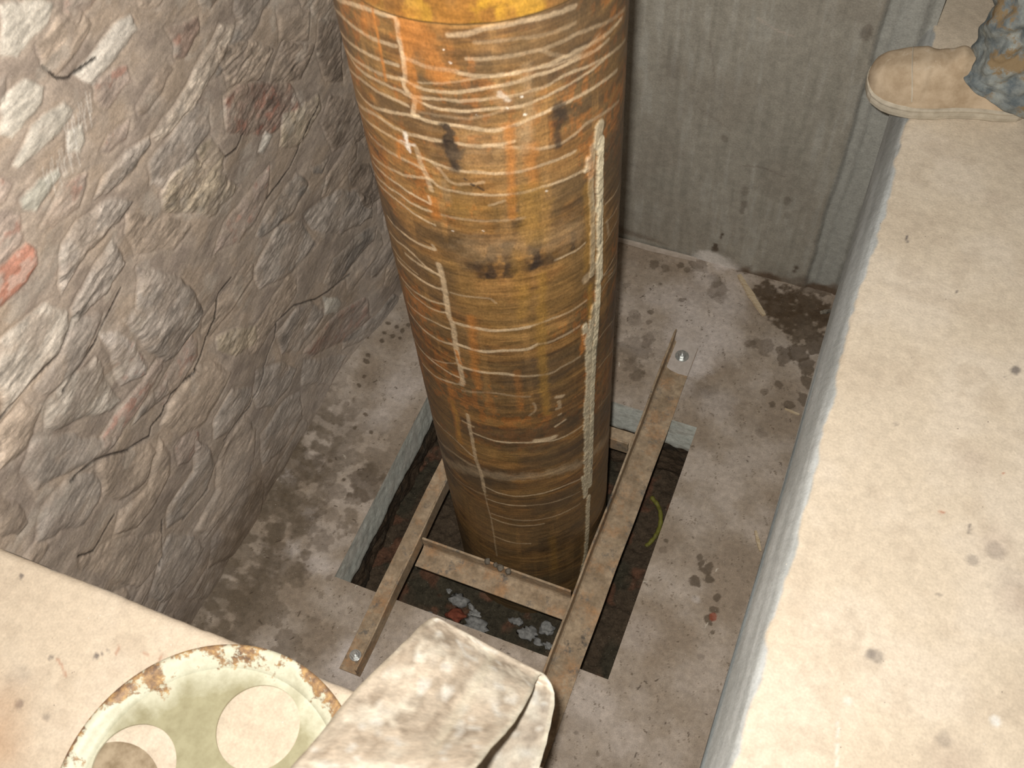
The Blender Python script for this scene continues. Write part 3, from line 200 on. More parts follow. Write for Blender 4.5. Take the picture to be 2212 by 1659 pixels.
# ------------------------------------------------------------------ pit floor (with the square hole)
HX0,HX1,HY0,HY1=-.380,.350,-.385,.345
def floor_color(x,y):
    base=np.empty(x.shape+(3,)); base[:]=PITFLOOR
    n=fbm(x*9,y*9,5,11); n2=fbm(x*32,y*32,4,21)
    base=mixc(base,(.27,.21,.155),sm(.47,.70,n)*.6); base=mixc(base,(.60,.53,.48),sm(.52,.3,n)*.35)
    wx=x+(fbm(x*45,y*45,4,31)-.5)*.03; wy=y+(fbm(x*45,y*45,4,41)-.5)*.03
    brk=fbm(x*60,y*60,4,51)
    for sx,sy,r,st,k in SPOTS:
        sel=(abs(x-sx)<r*2+.02)&(abs(y-sy)<r*2+.02)
        if not sel.any(): continue
        amp=min(1.,r/.02)
        d=np.hypot(x[sel]+(wx[sel]-x[sel])*amp-sx,y[sel]+(wy[sel]-y[sel])*amp-sy)/max(r,.002)
        if k==1: m=sm(1.35,.3,d)*st
        elif k==2: m=sm(1.25,.7,d+(brk[sel]-.5)*1.3)*st
        else: m=sm(1.1,.85,d+(brk[sel]-.5)*(1.1 if r>.015 else .3))*st
        if k==0 and st>=.75: st=1.
        col={0:(.105,.078,.054),1:(.62,.56,.53),2:(.085,.058,.036),3:(.28,.06,.03)}[k]
        base[sel]=mixc(base[sel],col,np.clip(m,0,1)*(.85 if k==0 else .9))
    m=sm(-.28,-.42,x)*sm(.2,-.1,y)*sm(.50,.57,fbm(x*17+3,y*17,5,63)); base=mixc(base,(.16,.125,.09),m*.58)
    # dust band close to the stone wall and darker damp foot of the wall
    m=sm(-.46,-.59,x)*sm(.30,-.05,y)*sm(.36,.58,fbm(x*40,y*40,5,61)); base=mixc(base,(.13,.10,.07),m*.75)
    # tiny straw and grit flecks
    f=sm(.80,.86,vnoise(x*190+y*90,y*60,71)*.6+vnoise(x*400,y*400,73)*.4); base=mixc(base,(.12,.09,.06),f*.7)
    rs=np.random.RandomState(77)
    for i in range(150):   # chopped straw and grit lying about
        px,py,a,L=rs.uniform(-.6,.6),rs.uniform(-.8,.9),rs.uniform(0,PI),rs.uniform(.003,.014)
        sel=(abs(x-px)<.02)&(abs(y-py)<.02)
        if sel.any(): base[sel]=mixc(base[sel],(.07,.05,.035) if rs.rand()<.8 else (.6,.54,.46),sm(.0019,.0009,poly_dist(x[sel],y[sel],[(px-math.cos(a)*L/2,py-math.sin(a)*L/2),(px+math.cos(a)*L/2,py+math.sin(a)*L/2)]))*.85)
    return base*(.9+.2*n2[...,None])
def floor_h(x,y):
    h=(fbm(x*6,y*6,4,81)-.5)*.010+(fbm(x*70,y*70,3,91)-.5)*.0015
    edge=np.minimum.reduce([np.maximum(np.maximum(HX0-x,x-HX1),np.maximum(HY0-y,y-HY1))*10+.15, np.ones_like(x)])
    return h*np.clip(edge,0,1)+sm(-.55,-.66,x)*.03
def breaks(a,b,step,ks):
    pts=sorted([a,b]+[k for k in ks if a<k<b]); out=[]
    for p,q in zip(pts[:-1],pts[1:]): out+=list(np.linspace(p,q,max(2,int(round((q-p)/step))+1))[:-1])
    return np.array(out+[b])
m_floor=attr_mat('dusty_pit_concrete',.9,.2,fine=420,amp=(.82,1.18),bs=.5,bd=.0015,mid=(70,.88,1.12),specks=[(330,.74,(.72,.66,.6)),(300,.76,(.12,.09,.06))])
xs=breaks(-.74,.615,.0026,(HX0,HX1)); ys=breaks(-.86,.915,.0026,(HY0,HY1))
X,Y=np.meshgrid(xs,ys,indexing='ij'); Zf=floor_h(X,Y)
cx=(X[:-1,:-1]+X[1:,1:])/2; cy=(Y[:-1,:-1]+Y[1:,1:])/2
keep=~((cx>HX0)&(cx<HX1)&(cy>HY0)&(cy<HY1))
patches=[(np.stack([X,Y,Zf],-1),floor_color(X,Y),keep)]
# the concrete thickness seen in the four sides of the hole (grey) and their ragged lower edge
for (ax,c,a,b,sgn) in (('x',HX0,HY0,HY1,1),('x',HX1,HY0,HY1,-1),('y',HY0,HX0,HX1,1),('y',HY1,HX0,HX1,-1)):
    u=np.linspace(a,b,200); d=np.linspace(0,1,30); U,D=np.meshgrid(u,d,indexing='ij')
    depth=.135+(fbm(U*12,U*0+c*7,3,101)-.5)*.05
    Zs=-D*depth; wob=(fbm(U*40,D*3,3,103)-.5)*.004*np.minimum(D*8,1)
    C=np.empty(U.shape+(3,)); C[:]=(.70,.72,.66)
    C=mixc(C,(.74,.71,.65),sm(.45,.7,fbm(U*25,D*3,4,105))*.5); C=mixc(C,(.24,.22,.18),sm(.88,1.,D)*.6); C=mixc(C,(.40,.36,.30),sm(.55,.8,fbm(U*14,D*5,4,107))*.5)
    if ax=='x': P=np.stack([c-sgn*(wob),U,Zs],-1); z0=floor_h(P[:,0,0],P[:,0,1])
    else: P=np.stack([U,c-sgn*(wob),Zs],-1); z0=floor_h(P[:,0,0],P[:,0,1])
    P[...,2]+= z0[:,None]*(1-D)
    patches.append((P,C,None))
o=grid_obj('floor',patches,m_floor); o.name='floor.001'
tag(o,'dusty stained concrete floor of the pit with a square hole',kind='structure')

# ------------------------------------------------------------------ earth under the hole
m_soil=attr_mat('damp_earth',.95,.15,fine=200,amp=(.7,1.3),bs=.8,bd=.004,mid=(60,.75,1.25),specks=[(240,.72,(.30,.27,.22))])
S0=.36
xs=breaks(-.52,.50,.004,());ys=breaks(-.52,.48,.004,()); X,Y=np.meshgrid(xs,ys,indexing='ij')
def soil_h(X,Y): return -.335+(fbm(X*7,Y*7,5,111)-.5)*.05+(fbm(X*50,Y*50,3,113)-.5)*.016
H=soil_h(X,Y)
C=np.empty(X.shape+(3,)); C[:]=(.085,.062,.042)
C=mixc(C,(.055,.05,.035),sm(.45,.62,fbm(X*9,Y*9,4,115))*.8); C=mixc(C,(.20,.085,.05),sm(.62,.72,fbm(X*16,Y*16,3,117))*.5)
patches=[(np.stack([X,Y,H],-1),C,None)]
for (ax,c,a,b) in (('x',HX0-.035,HY0-.06,HY1+.06),('x',HX1+.012,HY0-.06,HY1+.06),('y',HY0-.012,HX0-.06,HX1+.06),('y',HY1+.012,HX0-.06,HX1+.06)):
    u=np.linspace(a,b,180); d=np.linspace(0,1,60); U,D=np.meshgrid(u,d,indexing='ij')
    Zs=-.10-D*.30; wob=(fbm(U*14+c*5,D*5,4,121)-.5)*.035
    if ax=='x': P=np.stack([c+(wob if c>0 else -wob)*1.,U,Zs],-1)
    else: P=np.stack([U,c+(wob if c>0 else -wob),Zs],-1)
    C=np.empty(U.shape+(3,)); C[:]=(.10,.070,.046); C=mixc(C,(.07,.055,.04),sm(.45,.6,fbm(U*15,D*5,4,123)))
    patches.append((P,C,None))
o=grid_obj('earth',patches,m_soil); tag(o,'dark damp earth at the bottom of the square hole',kind='structure')

# ------------------------------------------------------------------ stone wall
print('stone wall')
PAL={'pg':(.47,.45,.40),'tan':(.33,.265,.21),'pale':(.55,.52,.47),'dbr':(.185,.145,.115),'red2':(.20,.135,.11),'pale2':(.46,.40,.335),'dgr':(.16,.15,.14),
 'gg':(.38,.385,.34),'red':(.40,.15,.10),'pink':(.34,.275,.24),'gr':(.285,.255,.23),'yel':(.34,.285,.21),'blk':(.09,.085,.08),'sh':(.42,.385,.34),'pw':(.50,.45,.41)}
ys=np.concatenate([np.arange(-2.4,-.95,.03),np.arange(-.95,.97,.0028),np.arange(.98,1.3,.03)])
zs=np.concatenate([np.arange(-.03,1.62,.0028),np.arange(1.64,2.6,.03)])
Y,Zw=np.meshgrid(ys,zs,indexing='ij')
# courses run level; a slight warp keeps the outlines ragged
wy=Y+(fbm(Y*22,Zw*22,4,131)-.5)*.020; wz=Zw+(fbm(Y*22,Zw*22,4,141)-.5)*.014
H=(fbm(Y*4,Zw*6,3,151)-.5)*.026
C=np.empty(Y.shape+(3,)); C[:]=MORTAR
nz=fbm(Y*13,Zw*20,5,161)
C=mixc(C,(.33,.26,.20),sm(.5,.7,nz)*.6); C=mixc(C,(.22,.18,.155),sm(.48,.3,nz)*.6)
rough=np.full(Y.shape,.25)
ridge=1-abs(fbm(Y*13+Zw*8,Zw*85,5,171)*2-1); streak=fbm(Y*30+Zw*12,Zw*170,5,173,.62); rgh=np.full(Y.shape,.25)   # split faces: ridges along the bedding
grain=fbm(Y*70,Zw*190,4,181)
film=sm(.44,.62,fbm(Y*16,Zw*22,5,183))
cell=np.zeros(Y.shape,bool)
def put_stone(P,h,rg,c):
    P=np.array(P); y0,z0=P.min(0)-.03; y1,z1=P.max(0)+.03
    i0,i1=np.searchsorted(ys,[y0,y1]); j0,j1=np.searchsorted(zs,[z0,z1])
    if i1-i0<2 or j1-j0<2: return
    s_=(slice(i0,i1),slice(j0,j1))
    a,b=wy[s_],wz[s_]; ins=poly_in(a,b,P); d=poly_dist(a,b,P,True); sd=np.where(ins,d,-d)
    m=sm(-.001,.007,sd); top=sm(-.001,.016,sd)
    cc=P.mean(0); tilt=(Y[s_]-cc[0])*.03*np.sin(cc[0]*40)+(Zw[s_]-cc[1])*.10*np.cos(cc[1]*33)
    hh=h*.0026*top+tilt*m*.25+ (ridge[s_]-.6)*.0022*rg*m+(grain[s_]-.5)*.0014*(.3+rg)*m; rgh[s_]=rgh[s_]*(1-m)+m*min(1,.25+rg*.7)
    H[s_]+=hh-.0012*sm(.006,.0,abs(sd))
    col=np.array(PAL[c])*.72+np.array(MORTAR)*.28; L=.66+.68*fbm(Y[s_]*12+cc[0]*9,Zw[s_]*40,5,191)+(streak[s_]-.5)*(.8+1.0*rg)+(ridge[s_]-.6)*.2*rg
    cv=col*np.clip(L,.4,1.6)[...,None]
    if c in('pw','red2','pink'): cv=mixc(cv,(.33,.13,.09),sm(.58,.72,fbm(Y[s_]*35,Zw[s_]*55,4,201))*.45)
    if c=='red': cv=mixc(cv,(.46,.36,.31),sm(.56,.66,fbm(Y[s_]*30,Zw[s_]*40,4,203))*.6)
    mm=(m*(.95-.55*film[s_]*(0 if c in('red','pg','pale','gg') else 1)))[...,None]; C[s_]=C[s_]*(1-mm)+cv*mm
    cell[s_]|=ins
# plain filler stones in level courses wherever none of the charted ones lie
rs=np.random.RandomState(5)
charted=np.zeros(Y.shape,bool)
for P,h,rg,c in STONES: charted|=poly_in(Y,Zw,P)
z=.02; 
while z<2.5:
    hz=rs.uniform(.05,.11); y=-2.35+rs.uniform(0,.1)
    while y<1.2:
        L=rs.uniform(.10,.26); yy=np.array([y+.008,y+L-.008]); 
        i,j=np.clip(np.searchsorted(ys,y+L/2),1,len(ys)-2),np.clip(np.searchsorted(zs,z+hz/2),1,len(zs)-2)
        box_=charted[max(i-18,0):i+18,max(j-10,0):j+10]
        if box_.mean()<.12:
            t=rs.uniform(.1,.35,4)
            P=[(yy[0]+t[0]*hz,z+.006),(yy[1]-t[1]*hz,z+.008),(yy[1],z+hz*.5),(yy[1]-t[2]*hz,z+hz-.008),(yy[0]+t[3]*hz,z+hz-.006),(yy[0],z+hz*.45)]
            outside=(y>-.9 and z<1.55)
            put_stone(P,rs.uniform(.3,.9) ,rs.uniform(.2,.7),['tan','gr','tan','dbr','pink'][rs.randint(5)])
        y+=L
    z+=hz
for P,h,rg,c in STONES: put_stone(P,h,rg,c)
for P in CRACKS:
    P=np.array(P); sel=(Y>P[:,0].min()-.02)&(Y<P[:,0].max()+.02)&(Zw>P[:,1].min()-.02)&(Zw<P[:,1].max()+.02)
    d=poly_dist(Y[sel]+(wy[sel]-Y[sel])*.25,Zw[sel]+(wz[sel]-Zw[sel])*.25,P); m=sm(.0034,.0012,d); H[sel]-=m*.0025; C[sel]=mixc(C[sel],(.022,.018,.015),m*.95)
# grey dust film low down, brown wet foot
m=sm(.55,.15,Zw)*.45*sm(.3,.6,fbm(Y*9,Zw*9,4,211)); C=mixc(C,(.29,.26,.235),m)
m=sm(.20,.02,Zw+(fbm(Y*20,Zw*20,4,213)-.5)*.2)*sm(.1,-.25,Y); C=mixc(C,(.13,.098,.07),m*.75)
# white scribbled chalky scratches
for (a,b,n) in ((-0.256,1.313,13),(-0.332,1.282,14)):
    for k_ in range(n):
        yy=a+k_*.006; P=[(yy,b-.02+.014*math.sin(k_*2.3)),(yy+.014,b+.016+.008*math.cos(k_*1.7))]
        sel=(abs(Y-yy)<.04)&(abs(Zw-b)<.05); C[sel]=mixc(C[sel],(.72,.70,.66),sm(.0028,.0008,poly_dist(Y[sel],Zw[sel],P))*.22)
H+=(grain-.5)*.0014
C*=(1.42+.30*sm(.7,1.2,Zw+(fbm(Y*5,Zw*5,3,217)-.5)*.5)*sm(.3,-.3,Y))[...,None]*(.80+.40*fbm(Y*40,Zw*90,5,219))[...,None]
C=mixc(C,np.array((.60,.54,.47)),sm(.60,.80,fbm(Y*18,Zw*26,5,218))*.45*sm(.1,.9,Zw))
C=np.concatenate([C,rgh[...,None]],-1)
base_x=-.640+.045*sm(.1,.5,Y)*sm(.5,.0,Zw)-.0*Zw
Xw=base_x+H
m_stone,nt,b=newmat('rubble_stone',.55,.5)
a_=N(nt,'ShaderNodeAttribute',attribute_name='Col')
n1=noise_node(nt,42,12,.72,(1,.55,1.7)); n2=noise_node(nt,230,8,.7); 
r1=ramp(nt,n1.outputs['Fac'],[(.30,(.62,)*3),(.50,(1.,)*3),(.70,(1.42,)*3)]); r2=ramp(nt,n2.outputs['Fac'],[(.3,(.80,)*3),(.7,(1.2,)*3)])
c=mixn(nt,a_.outputs['Color'],(1,1,1),0.); c2=mixn(nt,c,r1.outputs['Color'],1.,'MULTIPLY')
mr=N(nt,'ShaderNodeMapRange'); mr.inputs[1].default_value=.2; mr.inputs[2].default_value=1.; mr.inputs[3].default_value=.45; mr.inputs[4].default_value=1.; nt.links.new(a_.outputs['Alpha'],mr.inputs[0])
c=mixn(nt,c,c2,mr.outputs[0]); c=mixn(nt,c,r2.outputs['Color'],1.,'MULTIPLY')
n3=noise_node(nt,330,2,.5); r3=ramp(nt,n3.outputs['Fac'],[(.765,(0,0,0)),(.785,(1,1,1))]); c=mixn(nt,c,(.8,.76,.7),r3.outputs['Color'])
n4=noise_node(nt,210,3,.5); r4=ramp(nt,n4.outputs['Fac'],[(.74,(0,0,0)),(.77,(.8,.8,.8))]); c=mixn(nt,c,(.08,.06,.05),r4.outputs['Color'])
nt.links.new(c,b.inputs['Base Color'])
ml=N(nt,'ShaderNodeMath',operation='MULTIPLY'); nt.links.new(n1.outputs['Fac'],ml.inputs[0]); nt.links.new(mr.outputs[0],ml.inputs[1])
bump(nt,b,n2.outputs['Fac'],.45,.0012); bump(nt,b,ml.outputs[0],.5,.0040)
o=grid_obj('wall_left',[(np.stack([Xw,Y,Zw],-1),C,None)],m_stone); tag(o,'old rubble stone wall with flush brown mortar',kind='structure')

# ------------------------------------------------------------------ concrete back wall
print('back wall')
xs=np.arange(-.74,.62,.004); zs=np.concatenate([np.arange(-.02,1.3,.004),np.arange(1.32,2.4,.03)])
X,Z_=np.meshgrid(xs,zs,indexing='ij')
C=np.empty(X.shape+(3,)); C[:]=GREYWALL
st=fbm(X*70,Z_*7,4,221); C=mixc(C,(.43,.42,.38),sm(.52,.75,st)*.45); C=mixc(C,(.23,.22,.185),sm(.45,.25,st)*.4)
C=mixc(C,(.25,.22,.18),sm(.5,.72,fbm(X*5,Z_*5,4,223))*.35)
strip=sm(.502,.512,X+(fbm(Z_*9,X*0,3,225)-.5)*.012); C=mixc(C,(.37,.375,.35),strip*.75)
Hh=(fbm(X*60,Z_*10,3,227)-.5)*.0016-strip*.005
for gx,w,dp in ((.507,.0045,.8),(.535,.003,.35),(.594,.006,.7)):
    g=sm(w*1.8,w*.4,abs(X-gx+(fbm(Z_*14,X*0,3,229)-.5)*.010)); C=mixc(C,(.15,.145,.13),g*dp*.7); Hh+=g*.003
g=sm(.085,.03,Z_+(fbm(X*14,Z_*14,4,231)-.5)*.06)*sm(.30,.36,X)*sm(.0,.0,X*0+1); C=mixc(C,(.14,.10,.07),sm(.05,.005,Z_+(fbm(X*22,Z_*22,4,233)-.5)*.07)*sm(.26,.32,X))
C=mixc(C,(.14,.10,.07),sm(.02,.0,Z_-.045-(X+.05)*(-.22)+(fbm(X*22,Z_*22,4,235)-.5)*.02)*sm(.0,.01,Z_-.02)*sm(.13,.09,X)*.5)
# white plaster splash at the foot
d=np.hypot((X-.235)/.07,(Z_-.0)/.055)+(fbm(X*30,Z_*30,4,237)-.5)*.6; C=mixc(C,(.66,.62,.58),sm(1.15,.6,d)*.85)
for sx,sz,r,a in ((.285,.33,.012,.35),(.29,.28,.010,.5),(.288,.25,.008,.4),(.245,.135,.005,.95),(.244,.12,.004,.9),(.232,.075,.009,.95),(.232,.064,.011,.8),(.47,.075,.006,.9),(.468,.06,.005,.8),(.48,.90,.016,.5),(.21,.50,.01,.4),(.40,.33,.012,.4),(.41,.28,.01,.35),(.05,.7,.03,.25)):
    C=mixc(C,(.10,.075,.055),sm(1.2,.5,np.hypot((X-sx)/r,(Z_-sz)/(r*1.6))+(fbm(X*80,Z_*80,3,239)-.5))*a)
for P,a in ((((.27,.42),(.32,.43),(.38,.415)),.4),(((.33,.85),(.28,.86),(.24,.88)),.5),(((.14,.79),(.16,.69)),.25),(((.13,.58),(.19,.55),(.22,.53)),.25)):
    C=mixc(C,(.16,.12,.10) if a!=.5 else (.5,.42,.36),sm(.003,.001,poly_dist(X,Z_,P))*a)
Pf=np.stack([X,.905-Hh,Z_],-1)
m_wall=attr_mat('trowelled_grey_concrete',.88,.22,fine=230,amp=(.84,1.16),bs=.45,bd=.0015,mid=(45,.90,1.10),specks=[(300,.76,(.16,.15,.13))])
# end face and back of the wall block
u=np.linspace(0,1,12); U,V_=np.meshgrid(u,zs,indexing='ij')
Pe=np.stack([np.full(U.shape,xs[-1]),.905+U*.25,V_],-1); Ce=np.empty(U.shape+(3,)); Ce[:]=GREYWALL
o=grid_obj('wall_back',[(Pf,C,None),(Pe,Ce,None)],m_wall); tag(o,'grey trowelled concrete wall closing the far end of the pit',kind='structure')

# ------------------------------------------------------------------ right and front pit faces
def edge_x(y): return .603+.012*np.clip(-(y-.2)/1.0,0,1)
ys=np.arange(-.86,.93,.005); t=np.linspace(0,1,120); Y,T=np.meshgrid(ys,t,indexing='ij')
Xr=.6065-.024*T+(fbm(Y*3,T*3,3,241)-.5)*.003
C=np.empty(Y.shape+(3,)); C[:]=(.44,.47,.47); C=mixc(C,(.58,.60,.60),sm(.5,.75,fbm(Y*6,T*60,4,243))*.5); C=mixc(C,(.24,.25,.245),sm(.5,.28,fbm(Y*4,T*40,4,245))*.5)
C=mixc(C,(.22,.17,.12),sm(.035,.0,T+(fbm(Y*20,T*20,3,247)-.5)*.05)*.8)
m_face=attr_mat('form_cast_concrete',.33,.6,fine=200,amp=(.95,1.05),bs=.04,bd=.0004,mid=(30,.94,1.06))
o=grid_obj('wall_right',[(np.stack([Xr,Y,T*.868],-1),C,None)],m_face); tag(o,'smooth grey-blue concrete side of the pit below the slab edge',kind='structure')
xs=np.arange(-.72,.64,.006); X,T=np.meshgrid(xs,t,indexing='ij')
C=np.empty(X.shape+(3,)); C[:]=(.37,.37,.35)
o=grid_obj('wall_front',[(np.stack([X,-.803-(fbm(X*8,T*6,4,249)-.5)*.005,T*.93],-1),C,None)],m_face); tag(o,'grey concrete side of the pit nearest the viewer',kind='structure')

# ------------------------------------------------------------------ upper slab
print('slab')
SLABMARKS=[(.771,-.488,.012,0,.5),(.763,-.489,.008,0,.45),(.941,-.521,.008,1,.9),(.747,-.566,.008,1,.5),(.819,-.226,.004,3,.7),(.895,-.127,.003,3,.8),(.837,-.364,.004,0,.5),(.874,-.291,.010,0,.45),(.904,-.264,.016,0,.35),(.888,.077,.009,0,.8),(.723,-.093,.005,0,.35),
 (-.493,-.834,.0045,0,.8),(-.307,-.899,.0050,0,.85),(-.301,-.893,.003,0,.8),(-.37,-.926,.0045,0,.7),(-.295,-.882,.0022,0,.7),(-.219,-.857,.002,0,.6),(-.374,-1.002,.008,0,.65),(-.323,-1.003,.006,0,.45),(-.40,-.97,.02,0,.2),(.93,-.30,.02,0,.12),(.90,-.25,.04,4,.3),(.95,-.33,.05,4,.35),(.85,-.12,.04,4,.25),(.90,-.60,.05,4,.3),(.80,.45,.03,4,.2),(.88,-.57,.012,0,.3)]
STR=[((.740,-.600),(.753,-.661),.0022,1,.6),((.666,.310),(.667,.297),.003,0,.95),((.770,.216),(.771,.208),.0014,0,.8),((.861,-.232),(.864,-.25),.002,0,.7),((.87,.06),(.88,.05),.001,0,.4),((-.285,-.87),(-.278,-.888),.002,3,.5),((-.36,-.925),(-.33,-.94),.0025,3,.45),((-.215,-.86),(-.205,-.885),.0018,3,.5),((-.24,-.87),(-.225,-.872),.0022,3,.4)]
def slab_color(x,y,lip):
    C=np.empty(x.shape+(3,)); C[:]=SLAB
    n=fbm(x*6,y*6,5,251); C=mixc(C,(.72,.63,.52),sm(.5,.7,n)*.6); C=mixc(C,(.57,.475,.365),sm(.48,.3,n)*.45)
    n=fbm(x*22,y*22,4,253); C=mixc(C,(.54,.45,.35),sm(.58,.75,n)*.4)
    wx=x+(fbm(x*120,y*120,3,255)-.5)*.006; wy=y+(fbm(x*120,y*120,3,257)-.5)*.006
    cols={0:(.15,.13,.125),1:(.80,.77,.72),3:(.42,.16,.09),4:(.40,.31,.26)}
    for sx,sy,r,k,a in SLABMARKS:
        d=np.hypot(wx-sx,wy-sy)/r; C=mixc(C,cols[k],sm(1.2,.6 if k!=4 else .0,d)*a)
    for a,b,w,k,al in STR: C=mixc(C,cols[k],sm(w,w*.4,poly_dist(wx,wy,[a,b]))*al)
    # warm brown damp patch near the left front
    C=mixc(C,(.50,.30,.17),sm(.16,.02,np.hypot(x+.43,y+1.10)+(fbm(x*18,y*18,3,259)-.5)*.06)*.75)
    # grey cement slurry that runs over the lip
    C=mixc(C,mixc(np.broadcast_to(np.array((.40,.415,.41)),C.shape).copy(),(.52,.54,.54),sm(.4,.7,fbm(x*160,y*5,4,273))),lip)
    return C
def lipprofile(n):  # arc-length s -> (inward distance, height)
    s=np.linspace(0,1,n); r=.016; q=int(n*.55)
    pts=[]
    for i in range(q): a=i/(q-1)*PI/2; pts.append((r*(1-math.cos(a)),-r*(1-math.sin(a))))
    for i in range(1,n-q+1): pts.append((r+i/(n-q)*.012,0))
    return np.array(pts)
LP=lipprofile(18)
NOSE=np.array([(-.030,-.105),(-.0275,-.090),(-.0245,-.075),(-.021,-.060),(-.0165,-.045),(-.0115,-.031),(-.0065,-.019),(-.001,-.009),(.005,-.003),(.012,-.0005),(.018,0),(.024,0)])
NOSE=np.array([[np.interp(t,np.linspace(0,1,len(NOSE)),NOSE[:,k]) for k in (0,1)] for t in np.linspace(0,1,34)])
def slab_patch(kind,inner,outer):
    """kind 'x': edge along y at x=edge_x(y); inner = coordinates along the edge; outer = distances from the edge"""
    LQ=NOSE if kind=='x' else LP
    A,Bi=np.meshgrid(inner,np.arange(len(LQ)+len(outer)),indexing='ij')
    dist=np.concatenate([LQ[:,0],outer]); hz=np.concatenate([LQ[:,1],outer*0])
    Dn=dist[Bi]; Hz=hz[Bi]
    chip=(fbm(A*9,Bi*.02,4,261)-.5)*.006*np.exp(-np.abs(Dn)/.02)+(fbm(A*60,Dn*40,3,263)-.5)*.002*np.exp(-np.abs(Dn)/.008)
    if kind=='x': X=edge_x(A)+.004+Dn+chip; Y=A; X=X-np.clip(edge_x(A)+.004-.6125,0,1)*sm(-.03,-.105,Hz)
    else: Y=-.803-Dn+chip*.8; X=A
    Z_=.95+Hz+(fbm(X*4,Y*4,3,265)-.5)*.003*sm(.0,.05,Dn)+(fbm(X*50,Y*50,3,267)-.5)*.0012
    ln=Dn+(-Hz)*.0
    if kind=='x': lip=sm(.004,-.001,ln-.006-(fbm(A*14,A*0,4,269)-.5)*.026)
    else: lip=sm(.002,-.002,ln-.001-(fbm(A*20,A*0,4,271)-.5)*.006)*.5
    return X,Y,Z_,lip
fine=np.concatenate([np.arange(.03,.62,.0036),np.arange(.66,2.2,.06)])
yin=np.concatenate([np.arange(-2.6,-.95,.05),np.arange(-.95,1.05,.0036),np.arange(1.1,2.2,.05)])
X,Y,Z_,lip=slab_patch('x',yin,fine)
P1=(np.stack([X,Y,Z_],-1),slab_color(X,Y,lip),None)
fine2=np.concatenate([np.arange(.03,.40,.004),np.arange(.44,1.8,.06)])
X,Y,Z_,lip=slab_patch('y',np.arange(-.70,.62,.004),fine2)
P2=(np.stack([X,Y,Z_],-1),slab_color(X,Y,lip),None)
m_slab=attr_mat('pale_dusty_slab',.9,.2,fine=240,amp=(.92,1.08),bs=.35,bd=.0012,mid=(60,.93,1.07),specks=[(200,.77,(.80,.75,.68)),(170,.775,(.22,.18,.15))])
o=grid_obj('floor',[P1,P2],m_slab); tag(o,'pale dusty concrete slab around the pit',kind='structure')

# ------------------------------------------------------------------ the pipe
print('pipe')
R0=.2
th=np.concatenate([np.arange(-2.75,.30,.0055),np.linspace(.30,2*PI-2.75,60)])
zz=np.concatenate([np.arange(-.36,1.78,.0018),np.linspace(1.80,2.3,20)])
TH,ZP=np.meshgrid(th,zz,indexing='ij')
u=TH*R0
C=np.empty(TH.shape+(3,)); C[:]=(.225,.122,.042)
cu,su=np.cos(TH)*3.1,np.sin(TH)*3.1
def ring_noise(fu,fz,seed,o=4): return fbm(np.cos(TH)*fu+su*fu*.31,ZP*fz+np.sin(TH)*fu*.9,o,seed)
a=fbm(u*7,ZP*75,5,301); C=mixc(C,(.115,.063,.026),sm(.48,.7,a)*.85); C=mixc(C,(.31,.18,.065),sm(.5,.28,a)*.7)
a=fbm(u*10,ZP*12,5,303); C=mixc(C,(.21,.135,.05),sm(.5,.7,a)*.55); C=mixc(C,(.10,.075,.042),sm(.46,.28,a)*.55)
a=fbm(u*4,ZP*5,4,305); C=mixc(C,(.14,.092,.042),sm(.5,.65,a)*.5)
a=fbm(u*5,ZP*6,3,306)*fbm(u*90,ZP*60,4,307); C=mixc(C,(.36,.14,.035),sm(.31,.42,a)*.5*sm(.3,.8,ZP)+.0)
a=fbm(u*45,ZP*2.2,4,309); C=mixc(C,(.34,.20,.075),sm(.60,.74,a)*.4)
a=fbm(u*9,ZP*230,4,311,.65); C=C*(.62+.76*a[...,None])
dk=sm(.54,.70,fbm(u*6+9,ZP*9,5,313))*.6; C=mixc(C,(.075,.055,.035),dk)
